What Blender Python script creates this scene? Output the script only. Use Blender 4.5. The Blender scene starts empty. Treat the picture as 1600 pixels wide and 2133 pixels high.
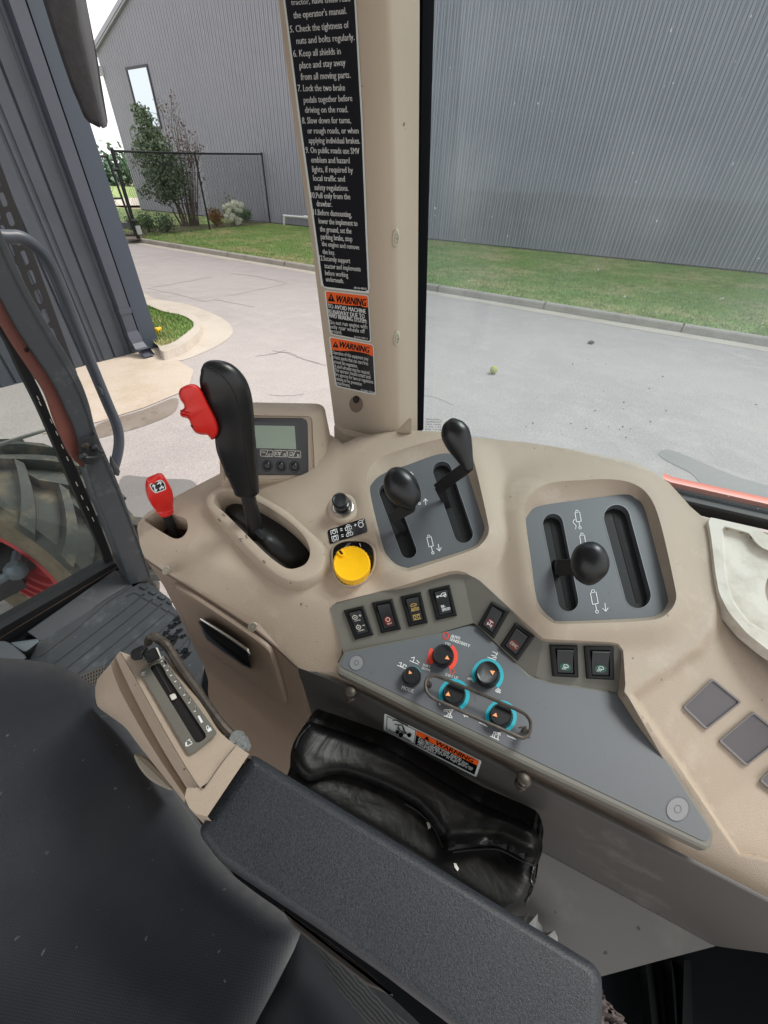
import bpy, bmesh, math, random
import numpy as np
from mathutils import Vector, Matrix
from mathutils.geometry import delaunay_2d_cdt
random.seed(7); rng = np.random.default_rng(7)
S = bpy.context.scene; COL = S.collection
R_ = math.radians
# ------------------------------------------------------------------ camera, world, sun, exposure
FPX, CX, CY, CZ = 830.0, 800.0, 1066.5, 2.3          # focal length in photo pixels, image centre, eye height
def _ray(u, v): return np.array([u - CX, -(v - CY), -FPX])
_n = _ray(760, 2080); UP = -_n/np.linalg.norm(_n)
_a = _ray(-797, 330); _a = _a - _a.dot(UP)*UP; _a /= np.linalg.norm(_a)
ROT = np.array([np.cross(_a, UP), _a, UP])            # camera axes -> world (x right, y forward, z up)
EYE = np.array([0, 0, CZ])
cam = bpy.data.cameras.new('camera'); cam.sensor_fit = 'VERTICAL'; cam.sensor_height = 36
cam.lens = FPX/2133*36; cam.clip_start = 0.02; cam.clip_end = 3000
co = bpy.data.objects.new('camera', cam); COL.objects.link(co)
M = Matrix([list(ROT[i]) + [EYE[i]] for i in range(3)] + [[0, 0, 0, 1]]); co.matrix_world = M
S.camera = co
SUN_EL, SUN_AZ = 50, 112
w = bpy.data.worlds.new('World'); S.world = w; w.use_nodes = True
nt = w.node_tree; nt.nodes.clear()
sky = nt.nodes.new('ShaderNodeTexSky'); sky.sky_type = 'NISHITA'; sky.sun_disc = False
sky.sun_elevation = R_(SUN_EL); sky.sun_rotation = R_(SUN_AZ); sky.air_density = 1; sky.dust_density = 6; sky.ozone_density = 1
mx = nt.nodes.new('ShaderNodeMixRGB'); mx.inputs[0].default_value = 0.86; mx.inputs[2].default_value = (8.6, 8.5, 8.45, 1)
bg = nt.nodes.new('ShaderNodeBackground'); bg.inputs[1].default_value = 0.1
wo = nt.nodes.new('ShaderNodeOutputWorld')
nt.links.new(sky.outputs[0], mx.inputs[1]); nt.links.new(mx.outputs[0], bg.inputs[0]); nt.links.new(bg.outputs[0], wo.inputs[0])
sl = bpy.data.lights.new('sun', 'SUN'); sl.energy = 1.9; sl.angle = R_(22); sl.color = (1, .96, .9)
so = bpy.data.objects.new('sun', sl); COL.objects.link(so)
_sd = Vector((math.sin(R_(SUN_AZ))*math.cos(R_(SUN_EL)), math.cos(R_(SUN_AZ))*math.cos(R_(SUN_EL)), math.sin(R_(SUN_EL))))
so.rotation_euler = _sd.to_track_quat('Z', 'Y').to_euler(); so.location = (0, 0, 30)
S.view_settings.view_transform = 'Standard'; S.view_settings.look = 'None'
S.view_settings.exposure = 0.92; S.view_settings.gamma = 1
S.cycles.use_denoising = True
S.cycles.max_bounces = 8; S.cycles.transparent_max_bounces = 16; S.cycles.caustics_reflective = False; S.cycles.caustics_refractive = False
# ------------------------------------------------------------------ tracing the photo: pixel -> ray -> point on a surface of the place
def W(u, v):
    d = ROT @ _ray(u, v); return d/np.linalg.norm(d)
def Wn(uv):
    uv = np.asarray(uv, float); c = np.stack([uv[:, 0]-CX, -(uv[:, 1]-CY), np.full(len(uv), -FPX)], 1)
    d = c @ ROT.T; return d/np.linalg.norm(d, axis=1, keepdims=True)
class Pl:                                              # plane n.p = k in eye-relative coordinates
    def __init__(s, n, p): s.n = np.array(n, float); s.n /= np.linalg.norm(s.n); s.k = s.n.dot(np.array(p, float))
    def t(s, uv): return s.k/(Wn(uv) @ s.n)
    def off(s, d):                                     # moved d metres towards the eye
        q = Pl(s.n, (0, 0, 0)); q.k = s.k - d*(1 if s.k > 0 else -1); return q
    def toeye(s): return s.n*(-1 if s.k > 0 else 1)
def P3(p1, p2, p3): return Pl(np.cross(np.subtract(p2, p1), np.subtract(p3, p1)), p1)
def at(pl, uv):                                        # points in world coordinates
    uv = np.atleast_2d(np.asarray(uv, float)); t = pl.t(uv) if hasattr(pl, 't') else pl(uv)
    return Wn(uv)*np.asarray(t)[:, None] + EYE
def a1(pl, u, v): return at(pl, [(u, v)])[0]
def pix(p):
    q = (np.asarray(p) - EYE) @ ROT
    return np.stack([CX + FPX*q[..., 0]/-q[..., 2], CY - FPX*q[..., 1]/-q[..., 2]], -1)
def Zp(z): return Pl((0, 0, 1), (0, 0, z))
def Xp(x): return Pl((1, 0, 0), (x, 0, 0))
def Yp(y): return Pl((0, 1, 0), (0, y, 0))
G = Zp(-CZ)
def conv(s, ox, oy): return lambda *pts: [(ox + x*s, oy + y*s) for x, y in pts]
zB = conv(.4596, 0, 420); z3 = conv(.23448, 560, 0); z4 = conv(.22035, 560, 450); z5 = conv(.275, 280, 740); z6 = conv(.25, 660, 840)
q1 = conv(.375, 1000, 940); q2 = conv(.4, 680, 1180); q3 = conv(.2875, 680, 1300); q4 = conv(.2625, 280, 1140); q5 = conv(.2375, 180, 1290)
q6 = conv(.4125, 580, 1480); q7 = conv(.36232, 1100, 1360); q8 = conv(.8125, 0, 1320); r1 = conv(.4625, 860, 0); r2 = conv(.4625, 860, 560)
r3 = conv(.3125, 180, 280); r4 = conv(.23448, 0, 0); r5 = conv(.275, 0, 1050)
# ------------------------------------------------------------------ curve helpers in the plane
def resample(p, n, closed=True):
    p = np.asarray(p, float)
    if closed: p = np.vstack([p, p[:1]])
    d = np.r_[0, np.cumsum(np.linalg.norm(np.diff(p, axis=0), axis=1))]
    s = np.linspace(0, d[-1], n + (1 if closed else 0)); s = s[:-1] if closed else s
    return np.stack([np.interp(s, d, p[:, k]) for k in range(p.shape[1])], 1)
def spline(p, n=6, closed=False):                      # Catmull-Rom
    p = np.asarray(p, float); m = len(p); out = []
    for i in range(m if closed else m-1):
        g = (lambda k: p[k % m]) if closed else (lambda k: p[min(max(k, 0), m-1)])
        a, b, c, d = g(i-1), g(i), g(i+1), g(i+2)
        for k in range(n):
            t = k/n
            out.append(.5*(2*b + (c-a)*t + (2*a-5*b+4*c-d)*t*t + (3*b-a-3*c+d)*t**3))
    if not closed: out.append(p[-1])
    return np.array(out)
def rounded(p, r, n=5):                                # polygon with rounded corners
    p = np.asarray(p, float); out = []; m = len(p)
    for i in range(m):
        a, b, c = p[i-1], p[i], p[(i+1) % m]
        rr = min(r, .48*np.linalg.norm(a-b), .48*np.linalg.norm(c-b))
        s = b + (a-b)/np.linalg.norm(a-b)*rr; e = b + (c-b)/np.linalg.norm(c-b)*rr
        for k in range(n+1):
            t = k/n; out.append((1-t)**2*s + 2*t*(1-t)*b + t*t*e)
    return np.array(out)
def area(p): p = np.asarray(p); return .5*np.sum(p[:, 0]*np.roll(p[:, 1], -1) - np.roll(p[:, 0], -1)*p[:, 1])
def inset(p, d):                                       # closed loop moved inwards by d
    p = np.asarray(p, float); s = 1 if area(p) > 0 else -1
    e = np.roll(p, -1, 0) - np.roll(p, 1, 0); e /= np.maximum(np.linalg.norm(e, axis=1, keepdims=True), 1e-9)
    return p + np.stack([-e[:, 1], e[:, 0]], 1)*s*d
def inside(q, poly):
    q = np.asarray(q); x, y = q[:, 0], q[:, 1]; r = np.zeros(len(q), bool); n = len(poly)
    for i in range(n):
        x1, y1 = poly[i]; x2, y2 = poly[(i+1) % n]
        if y1 == y2: continue
        c = ((y1 > y) != (y2 > y)) & (x < (x2-x1)*(y-y1)/(y2-y1) + x1); r ^= c
    return r
def seg_dist(q, poly, closed=True):
    q = np.asarray(q, float); best = np.full(len(q), 1e9); n = len(poly); poly = np.asarray(poly, float)
    for i in range(n if closed else n-1):
        a, b = poly[i], poly[(i+1) % n]; ab = b-a; L = max(ab.dot(ab), 1e-12)
        t = np.clip(((q-a) @ ab)/L, 0, 1); best = np.minimum(best, np.linalg.norm(q - a - t[:, None]*ab, axis=1))
    return best
def sstep(x): x = np.clip(x, 0, 1); return x*x*(3-2*x)
def smax(a, b, k): return .5*(a + b + np.sqrt((a-b)**2 + k*k))
# ------------------------------------------------------------------ materials
def lin(c): return tuple(((x/255)/12.92 if x/255 <= .04045 else ((x/255+.055)/1.055)**2.4) for x in c) + (1,)
MATS = {}
def mat(name, col, rough=.5, metal=0, spec=.5, var=0, vscale=30, bump=0, bscale=400, dust=None, emit=0, coat=0, sheen=0, speck=None):
    if name in MATS: return MATS[name]
    m = bpy.data.materials.new(name); m.use_nodes = True; N = m.node_tree.nodes; L = m.node_tree.links
    b = N['Principled BSDF']; c = lin(col) if max(col) > 1 else tuple(col) + (1,)
    b.inputs['Base Color'].default_value = c; b.inputs['Roughness'].default_value = rough; b.inputs['Metallic'].default_value = metal
    b.inputs['Specular IOR Level'].default_value = spec
    if coat: b.inputs['Coat Weight'].default_value = coat; b.inputs['Coat Roughness'].default_value = .1
    if sheen: b.inputs['Sheen Weight'].default_value = sheen
    tc = N.new('ShaderNodeTexCoord'); last = None
    def noise(sc, det=5, ro=.6):
        n = N.new('ShaderNodeTexNoise'); n.inputs['Scale'].default_value = sc; n.inputs['Detail'].default_value = det; n.inputs['Roughness'].default_value = ro
        L.new(tc.outputs['Object'], n.inputs['Vector']); return n.outputs['Fac']
    def ramp(src, lo, hi, c0, c1):
        r = N.new('ShaderNodeValToRGB'); r.color_ramp.elements[0].position = lo; r.color_ramp.elements[1].position = hi
        r.color_ramp.elements[0].color = c0; r.color_ramp.elements[1].color = c1; L.new(src, r.inputs[0]); return r.outputs[0]
    def mixc(a, bcol, fac, mode='MIX'):
        x = N.new('ShaderNodeMixRGB'); x.blend_type = mode
        if isinstance(a, tuple): x.inputs[1].default_value = a
        else: L.new(a, x.inputs[1])
        if isinstance(bcol, tuple): x.inputs[2].default_value = bcol
        else: L.new(bcol, x.inputs[2])
        if isinstance(fac, float): x.inputs[0].default_value = fac
        else: L.new(fac, x.inputs[0])
        return x.outputs[0]
    last = c
    if var:
        lo = tuple(k*(1-var) for k in c[:3]) + (1,); hi = tuple(min(1, k*(1+var)) for k in c[:3]) + (1,)
        last = ramp(noise(vscale), .3, .7, lo, hi)
    if dust:                                           # dust = (colour, lo, hi, scale)
        f = ramp(noise(dust[3], 8, .65), dust[1], dust[2], (0, 0, 0, 1), (1, 1, 1, 1)); last = mixc(last, lin(dust[0]), f)
    if speck:                                          # speck = (colour, threshold, scale)
        f = ramp(noise(speck[2], 2, .5), speck[1], speck[1]+.02, (0, 0, 0, 1), (1, 1, 1, 1)); last = mixc(last, lin(speck[0]), f)
    if not isinstance(last, tuple): L.new(last, b.inputs['Base Color'])
    if bump:
        bn = N.new('ShaderNodeBump'); bn.inputs['Strength'].default_value = bump; bn.inputs['Distance'].default_value = .001
        L.new(noise(bscale, 3), bn.inputs['Height']); L.new(bn.outputs[0], b.inputs['Normal'])
    if emit: b.inputs['Emission Color'].default_value = c; b.inputs['Emission Strength'].default_value = emit
    MATS[name] = m; return m
TAN = mat('tan plastic', (172, 157, 140), .48, var=.025, vscale=5, bump=.7, bscale=1000, dust=((204, 194, 182), .56, .95, 11), speck=((104, 88, 74), .745, 120))
TAN2 = mat('pillar plastic', (180, 167, 150), .55, var=.03, vscale=8, bump=.25, bscale=900, speck=((110, 95, 80), .75, 90))
TAND = mat('shaded tan plastic', (138, 122, 108), .5, var=.05, vscale=8, bump=.15, bscale=900, speck=((80, 66, 56), .74, 100))  # the console tan again, with the side panel's shade in its colour
GREY = mat('grey plate', (86, 90, 95), .5, var=.04, vscale=12, bump=.12, bscale=1200, speck=((70, 70, 70), .74, 150))
OLIVE = mat('olive grey panel', (102, 101, 93), .5, var=.05, vscale=12, bump=.12, bscale=1200)
DARKG = mat('dark grey panel', (70, 69, 67), .5, var=.08, vscale=6, bump=.1, bscale=900, dust=((128, 126, 120), .6, .9, 9))
DARKL = mat('worn grey panel', (82, 81, 78), .5, var=.08, vscale=6, bump=.1, bscale=900, dust=((112, 109, 102), .55, .95, 10), speck=((40, 36, 32), .72, 50))
BLK = mat('black plastic', (20, 21, 23), .4, spec=.3, bump=.08, bscale=900)
BLKS = mat('black satin knob', (24, 26, 29), .32, spec=.4, var=.2, vscale=40, bump=.1, bscale=500)
BLKM = mat('matt black', (26, 27, 29), .6, spec=.3, dust=((70, 70, 68), .62, .95, 40))
BLKG = mat('gloss black', (12, 13, 15), .12)
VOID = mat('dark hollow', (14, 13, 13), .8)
RUST = mat('rusty hollow', (62, 38, 26), .8, var=.3, vscale=60)
def vinyl():
    m, N, L, b, tc = ntree('black vinyl', .42); b.inputs['Base Color'].default_value = lin((7, 8, 9)); b.inputs['Specular IOR Level'].default_value = .26
    prev = None
    for sc, dist, st, ds in ((9, 2.0, .45, .006), (40, 1.5, .10, .002), (300, 0, .2, .0006)):
        n = N.new('ShaderNodeTexNoise'); n.inputs['Scale'].default_value = sc; n.inputs['Detail'].default_value = 3; n.inputs['Distortion'].default_value = dist; L.new(tc.outputs['Object'], n.inputs['Vector'])
        pk = N.new('ShaderNodeMath'); pk.operation = 'PINGPONG'; pk.inputs[1].default_value = .5; L.new(n.outputs['Fac'], pk.inputs[0])
        bn = N.new('ShaderNodeBump'); bn.inputs['Strength'].default_value = st; bn.inputs['Distance'].default_value = ds; L.new(pk.outputs[0], bn.inputs['Height'])
        if prev is not None: L.new(prev, bn.inputs['Normal'])
        prev = bn.outputs[0]
    L.new(prev, b.inputs['Normal']); return m
VINYL = None
RED = mat('red plastic', (205, 34, 28), .35)
YEL = mat('yellow plastic', (250, 190, 12), .35, var=.04, vscale=60)
ORA = mat('warning orange', (238, 96, 28), .4)
ORP = mat('orange paint', (226, 88, 44), .35, var=.08, vscale=14)
REDP = mat('faded red paint', (104, 60, 52), .5, var=.15, vscale=14)
TEAL = mat('teal print', (10, 168, 186), .5)
REDPR = mat('red print', (235, 66, 40), .5)
WHT = mat('white print', (225, 228, 228), .5)
WHT2 = mat('cream print', (205, 202, 190), .5)
LAB = mat('label black', (16, 17, 22), .25)
LABW = mat('label edge', (214, 222, 222), .35)
REDL = mat('red lens', (104, 28, 24), .3)
GRNL = mat('green lens', (10, 82, 62), .3)
GOLD = mat('gold print', (196, 164, 92), .5)
PEACH = mat('orange pointer', (245, 160, 100), .5)
LCD = mat('lcd', (128, 144, 128), .22, var=.06, vscale=20)
CHR = mat('chrome', (200, 200, 196), .2, metal=1)
STEEL = mat('dull steel', (66, 60, 54), .45, metal=.6, var=.3, vscale=300)
IRON = mat('dirty rod', (74, 68, 62), .5, metal=.4, var=.4, vscale=90, bump=.4, bscale=300)
CAPW = mat('cream cap', (186, 182, 166), .5)
PAINTG = mat('grey cab paint', (54, 59, 64), .4, var=.08, vscale=10, dust=((100, 104, 106), .55, .9, 20))
PAINTR = mat('grey rail paint', (60, 67, 77), .42, var=.12, vscale=12)
RUB = mat('seal rubber', (18, 19, 22), .55)
MAT_ = mat('floor mat rubber', (44, 49, 53), .55, var=.12, vscale=9, bump=.3, bscale=500, dust=((84, 90, 93), .55, .9, 16), speck=((190, 190, 185), .78, 60))
GROOVE = mat('mat groove', (30, 34, 37), .6)
WET = mat('wet rubber', (22, 24, 27), .12)
TRAY = mat('dusty tray', (206, 203, 193), .7, var=.06, vscale=14, dust=((158, 150, 134), .48, .8, 16), speck=((120, 112, 98), .72, 50))
TYRE = mat('tyre rubber', (55, 58, 55), .75, var=.25, vscale=8, bump=.5, bscale=90, dust=((112, 100, 80), .5, .72, 6))
TYRED = mat('muddy sidewall', (104, 94, 76), .85, var=.25, vscale=14, bump=.5, bscale=60)
LEAFG = mat('leaf green', (0.12, .19, .08), .6, var=.4, vscale=3)
LEAFD = mat('leaf dusky', (0.12, .17, .095), .6, var=.4, vscale=3)
LEAFB = mat('leaf bronze', (0.16, .10, .075), .7, var=.3, vscale=3)
LEAFO = mat('leaf orange', (0.28, .15, .05), .7, var=.3, vscale=6)
PETAL = mat('cream petal', (.86, .87, .74), .7)
BARK = mat('bark', (.13, .10, .085), .85, var=.3, vscale=10)
FARG = mat('far leaf', (.12, .2, .13), .8, var=.3, vscale=.8)
WHP = mat('white pipe', (210, 212, 212), .4)
def glass(name, tint, refl=1.0, dust=0):
    m = bpy.data.materials.new(name); m.use_nodes = True; N = m.node_tree.nodes; L = m.node_tree.links; N.clear()
    tr = N.new('ShaderNodeBsdfTransparent'); tr.inputs[0].default_value = tuple(tint) + (1,)
    gl = N.new('ShaderNodeBsdfGlossy'); gl.inputs['Roughness'].default_value = .02
    lw = N.new('ShaderNodeFresnel'); lw.inputs[0].default_value = 1.45
    mu = N.new('ShaderNodeMath'); mu.operation = 'MULTIPLY'; mu.inputs[1].default_value = refl; mu.use_clamp = True
    ms = N.new('ShaderNodeMixShader'); o = N.new('ShaderNodeOutputMaterial')
    L.new(lw.outputs[0], mu.inputs[0]); L.new(mu.outputs[0], ms.inputs[0]); L.new(tr.outputs[0], ms.inputs[1]); L.new(gl.outputs[0], ms.inputs[2]); L.new(ms.outputs[0], o.inputs[0])
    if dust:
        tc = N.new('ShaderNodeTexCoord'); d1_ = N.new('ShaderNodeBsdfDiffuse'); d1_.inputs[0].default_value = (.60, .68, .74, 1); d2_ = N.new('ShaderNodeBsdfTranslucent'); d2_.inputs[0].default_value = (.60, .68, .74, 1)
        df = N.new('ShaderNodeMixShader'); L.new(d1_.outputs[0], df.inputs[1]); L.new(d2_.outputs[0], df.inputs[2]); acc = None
        for sc, lo, hi, k in ((1.3, .42, .72, .14*dust), (9, .5, .8, .07*dust), (130, .735, .75, .6*dust)):  # wide bands paint soft bluish reflections as haze; finest is dust specks
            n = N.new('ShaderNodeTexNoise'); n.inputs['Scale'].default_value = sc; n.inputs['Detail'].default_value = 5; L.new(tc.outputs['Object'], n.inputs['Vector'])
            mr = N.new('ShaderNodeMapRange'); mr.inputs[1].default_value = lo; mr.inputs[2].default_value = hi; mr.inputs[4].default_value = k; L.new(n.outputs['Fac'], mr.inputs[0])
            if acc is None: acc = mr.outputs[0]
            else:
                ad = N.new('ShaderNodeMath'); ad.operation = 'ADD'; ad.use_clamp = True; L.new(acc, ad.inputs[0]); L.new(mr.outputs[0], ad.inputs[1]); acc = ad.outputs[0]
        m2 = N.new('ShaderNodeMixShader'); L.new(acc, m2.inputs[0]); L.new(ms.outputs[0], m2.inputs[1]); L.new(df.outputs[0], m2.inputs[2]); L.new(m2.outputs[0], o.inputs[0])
    MATS[name] = m; return m
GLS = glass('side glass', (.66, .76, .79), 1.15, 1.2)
GLW = glass('windscreen glass', (.74, .80, .78), 1.0, .35)
def ntree(name, rough=.8):                             # a bare material for hand-wired surfaces
    m = bpy.data.materials.new(name); m.use_nodes = True; MATS[name] = m
    N = m.node_tree.nodes; b = N['Principled BSDF']; b.inputs['Roughness'].default_value = rough
    tc = N.new('ShaderNodeTexCoord'); return m, N, m.node_tree.links, b, tc
def mix_noise(name, cols, scales, rough=.85, bump=.4, bscale=60, stretch=None):
    # cols: base, then (colour, lo, hi) laid over it by a noise at each scale
    m, N, L, b, tc = ntree(name, rough); src = tc.outputs['Object']
    if stretch:
        mp = N.new('ShaderNodeMapping'); mp.inputs['Scale'].default_value = stretch; L.new(src, mp.inputs[0]); src = mp.outputs[0]
    last = None
    for (c, lo, hi), sc in zip(cols[1:], scales):
        n = N.new('ShaderNodeTexNoise'); n.inputs['Scale'].default_value = sc; n.inputs['Detail'].default_value = 6; n.inputs['Roughness'].default_value = .65; L.new(src, n.inputs['Vector'])
        r = N.new('ShaderNodeValToRGB'); r.color_ramp.elements[0].position = lo; r.color_ramp.elements[1].position = hi; L.new(n.outputs['Fac'], r.inputs[0])
        x = N.new('ShaderNodeMixRGB'); L.new(r.outputs[0], x.inputs[0]); x.inputs[2].default_value = tuple(c) + (1,)
        if last is None: x.inputs[1].default_value = tuple(cols[0]) + (1,)
        else: L.new(last, x.inputs[1])
        last = x.outputs[0]
    L.new(last, b.inputs['Base Color'])
    if bump:
        n = N.new('ShaderNodeTexNoise'); n.inputs['Scale'].default_value = bscale; n.inputs['Detail'].default_value = 4; L.new(src, n.inputs['Vector'])
        bn = N.new('ShaderNodeBump'); bn.inputs['Strength'].default_value = bump; bn.inputs['Distance'].default_value = .01; L.new(n.outputs['Fac'], bn.inputs['Height']); L.new(bn.outputs[0], b.inputs['Normal'])
    return m
ROAD = mix_noise('worn concrete road', [(.355, .318, .305), ((.305, .274, .264), .42, .62), ((.385, .347, .333), .45, .7), ((.25, .236, .228), .52, .72), ((.47, .445, .43), .52, .72)], [.28, 2.2, 30, 41], .85, .5, 50)
CONC = mix_noise('pale concrete', [(.46, .41, .35), ((.36, .31, .26), .45, .7), ((.56, .51, .44), .5, .8)], [.9, 30], .85, .3, 80)
APRON = mix_noise('stained apron', [(.47, .40, .33), ((.38, .29, .2), .5, .68), ((.55, .48, .4), .5, .8)], [.7, 40], .8, .3, 80)
CURB = mix_noise('curb concrete', [(.36, .33, .29), ((.24, .22, .19), .45, .7), ((.44, .41, .36), .5, .8)], [1.2, 30], .85, .4, 60)
GRASS = mix_noise('lawn', [(.18, .29, .075), ((.42, .37, .19), .46, .66), ((.12, .19, .055), .45, .7), ((.26, .33, .11), .5, .75)], [.45, 2.6, 20], .9, .8, 40)
DRY = mix_noise('dry field', [(.3, .27, .14), ((.4, .3, .2), .45, .6), ((.2, .25, .1), .5, .7)], [.1, .4], .9, 0)
MULCH = mix_noise('mulch', [(.13, .10, .08), ((.2, .16, .13), .4, .7)], [14], .95, .8, 30)
WALLM = mix_noise('grey metal cladding', [(.265, .268, .315), ((.238, .242, .288), .4, .7), ((.29, .293, .34), .45, .8)], [.25, 2], .5, 0)
WALLD = mix_noise('dark slate cladding', [(.05, .058, .074), ((.042, .049, .063), .4, .7), ((.058, .067, .084), .45, .8)], [.8, 3], .5, 0)
TRIMM = mat('roof trim', (158, 160, 172), .5)
WETR = mix_noise('damp concrete', [(.19, .18, .172), ((.15, .145, .14), .4, .7), ((.24, .23, .22), .55, .8)], [1.5, 60], .5, .4, 90)
WETT = mix_noise('damp tan concrete', [(.19, .155, .125), ((.27, .24, .21), .45, .7), ((.15, .115, .085), .5, .7)], [1.5, 6], .6, .3, 80)
def fabric():
    m, N, L, b, tc = ntree('navy twill', .9); b.inputs['Sheen Weight'].default_value = .25; b.inputs['Specular IOR Level'].default_value = .15
    ws = []
    for an, sc_ in ((62, 128), (-28, 150)):
        mp = N.new('ShaderNodeMapping'); mp.inputs['Rotation'].default_value = (0, 0, R_(an)); L.new(tc.outputs['Object'], mp.inputs[0])
        w1 = N.new('ShaderNodeTexWave'); w1.inputs['Scale'].default_value = sc_; w1.inputs['Distortion'].default_value = 1.2; w1.inputs['Detail'].default_value = 3; w1.inputs['Detail Scale'].default_value = 2; L.new(mp.outputs[0], w1.inputs['Vector']); ws.append(w1)
    wv = N.new('ShaderNodeMixRGB'); wv.inputs[0].default_value = .35; L.new(ws[0].outputs['Fac'], wv.inputs[1]); L.new(ws[1].outputs['Fac'], wv.inputs[2])
    r = N.new('ShaderNodeValToRGB'); r.color_ramp.elements[0].color = lin((11, 14, 19)); r.color_ramp.elements[1].color = lin((36, 41, 50)); L.new(wv.outputs[0], r.inputs[0]); last = r.outputs[0]
    for sc, lo, hi, c in ((7, .52, .85, (46, 49, 52)), (95, .70, .73, (96, 95, 90)), (26, .725, .76, (80, 75, 66)), (2.2, .45, .75, (47, 50, 54))):
        n = N.new('ShaderNodeTexNoise'); n.inputs['Scale'].default_value = sc; n.inputs['Detail'].default_value = 5; L.new(tc.outputs['Object'], n.inputs['Vector'])
        rr = N.new('ShaderNodeValToRGB'); rr.color_ramp.elements[0].position = lo; rr.color_ramp.elements[1].position = hi; L.new(n.outputs['Fac'], rr.inputs[0])
        x = N.new('ShaderNodeMixRGB'); L.new(rr.outputs[0], x.inputs[0]); L.new(last, x.inputs[1]); x.inputs[2].default_value = lin(c); last = x.outputs[0]
    L.new(last, b.inputs['Base Color'])
    bn = N.new('ShaderNodeBump'); bn.inputs['Strength'].default_value = .35; bn.inputs['Distance'].default_value = .0005; L.new(wv.outputs[0], bn.inputs['Height']); L.new(bn.outputs[0], b.inputs['Normal'])
    return m
FAB = fabric()
def grain():                                           # pebbled armrest vinyl
    m, N, L, b, tc = ntree('pebbled vinyl', .5)
    vo = N.new('ShaderNodeTexNoise'); vo.inputs['Scale'].default_value = 760; vo.inputs['Detail'].default_value = 1.5; vo.inputs['Distortion'].default_value = 1.2; L.new(tc.outputs['Object'], vo.inputs['Vector'])
    r = N.new('ShaderNodeValToRGB'); r.color_ramp.elements[0].position = .42; r.color_ramp.elements[1].position = .58
    r.color_ramp.elements[0].color = lin((26, 30, 36)); r.color_ramp.elements[1].color = lin((46, 52, 60)); L.new(vo.outputs['Fac'], r.inputs[0])
    n2 = N.new('ShaderNodeTexNoise'); n2.inputs['Scale'].default_value = 14; n2.inputs['Detail'].default_value = 4; L.new(tc.outputs['Object'], n2.inputs['Vector'])
    x = N.new('ShaderNodeMixRGB'); x.blend_type = 'MULTIPLY'; x.inputs[0].default_value = .6; L.new(r.outputs[0], x.inputs[1])
    r2 = N.new('ShaderNodeValToRGB'); r2.color_ramp.elements[0].position = .35; r2.color_ramp.elements[1].position = .65; r2.color_ramp.elements[0].color = (.78, .78, .8, 1); L.new(n2.outputs['Fac'], r2.inputs[0]); L.new(r2.outputs[0], x.inputs[2])
    L.new(x.outputs[0], b.inputs['Base Color'])
    bn = N.new('ShaderNodeBump'); bn.inputs['Strength'].default_value = .5; bn.inputs['Distance'].default_value = .0008; L.new(vo.outputs['Fac'], bn.inputs['Height']); L.new(bn.outputs[0], b.inputs['Normal'])
    return m
PEB = grain(); VINYL = vinyl()
# ------------------------------------------------------------------ objects
def wloc(o):
    return o.location.copy() if o.type == 'EMPTY' else Vector((0, 0, 0))   # parts carry world coordinates
def tag(o, label=None, cat=None, group=None, kind=None):
    if label: o['label'] = label
    if cat: o['category'] = cat
    if group: o['group'] = group
    if kind: o['kind'] = kind
    return o
def thing(name, label, cat, loc=(0, 0, 0), group=None):
    o = bpy.data.objects.new(name, None); o.empty_display_size = .02; COL.objects.link(o); o.location = loc
    return tag(o, label, cat, group)
def link(name, me, m, parent=None, smooth=35):
    if not isinstance(m, (list, tuple)): m = [m]
    for k in m: me.materials.append(k)
    o = bpy.data.objects.new(name, me); COL.objects.link(o)
    if parent:
        o.parent = parent; o.matrix_parent_inverse = Matrix.Translation(-wloc(parent))
    if smooth is not None:
        me.polygons.foreach_set('use_smooth', [True]*len(me.polygons)); me.set_sharp_from_angle(angle=R_(smooth))
    return o
def mesh(name, V, F, m, parent=None, smooth=35, mi=None, fix=False):
    me = bpy.data.meshes.new(name); me.from_pydata([tuple(v) for v in V], [], [tuple(int(k) for k in f) for f in F])
    if fix:
        b = bmesh.new(); b.from_mesh(me); bmesh.ops.recalc_face_normals(b, faces=b.faces); b.to_mesh(me); b.free()
    me.update()
    o = link(name, me, m, parent, smooth)
    if mi is not None: me.polygons.foreach_set('material_index', mi)
    return o
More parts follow.
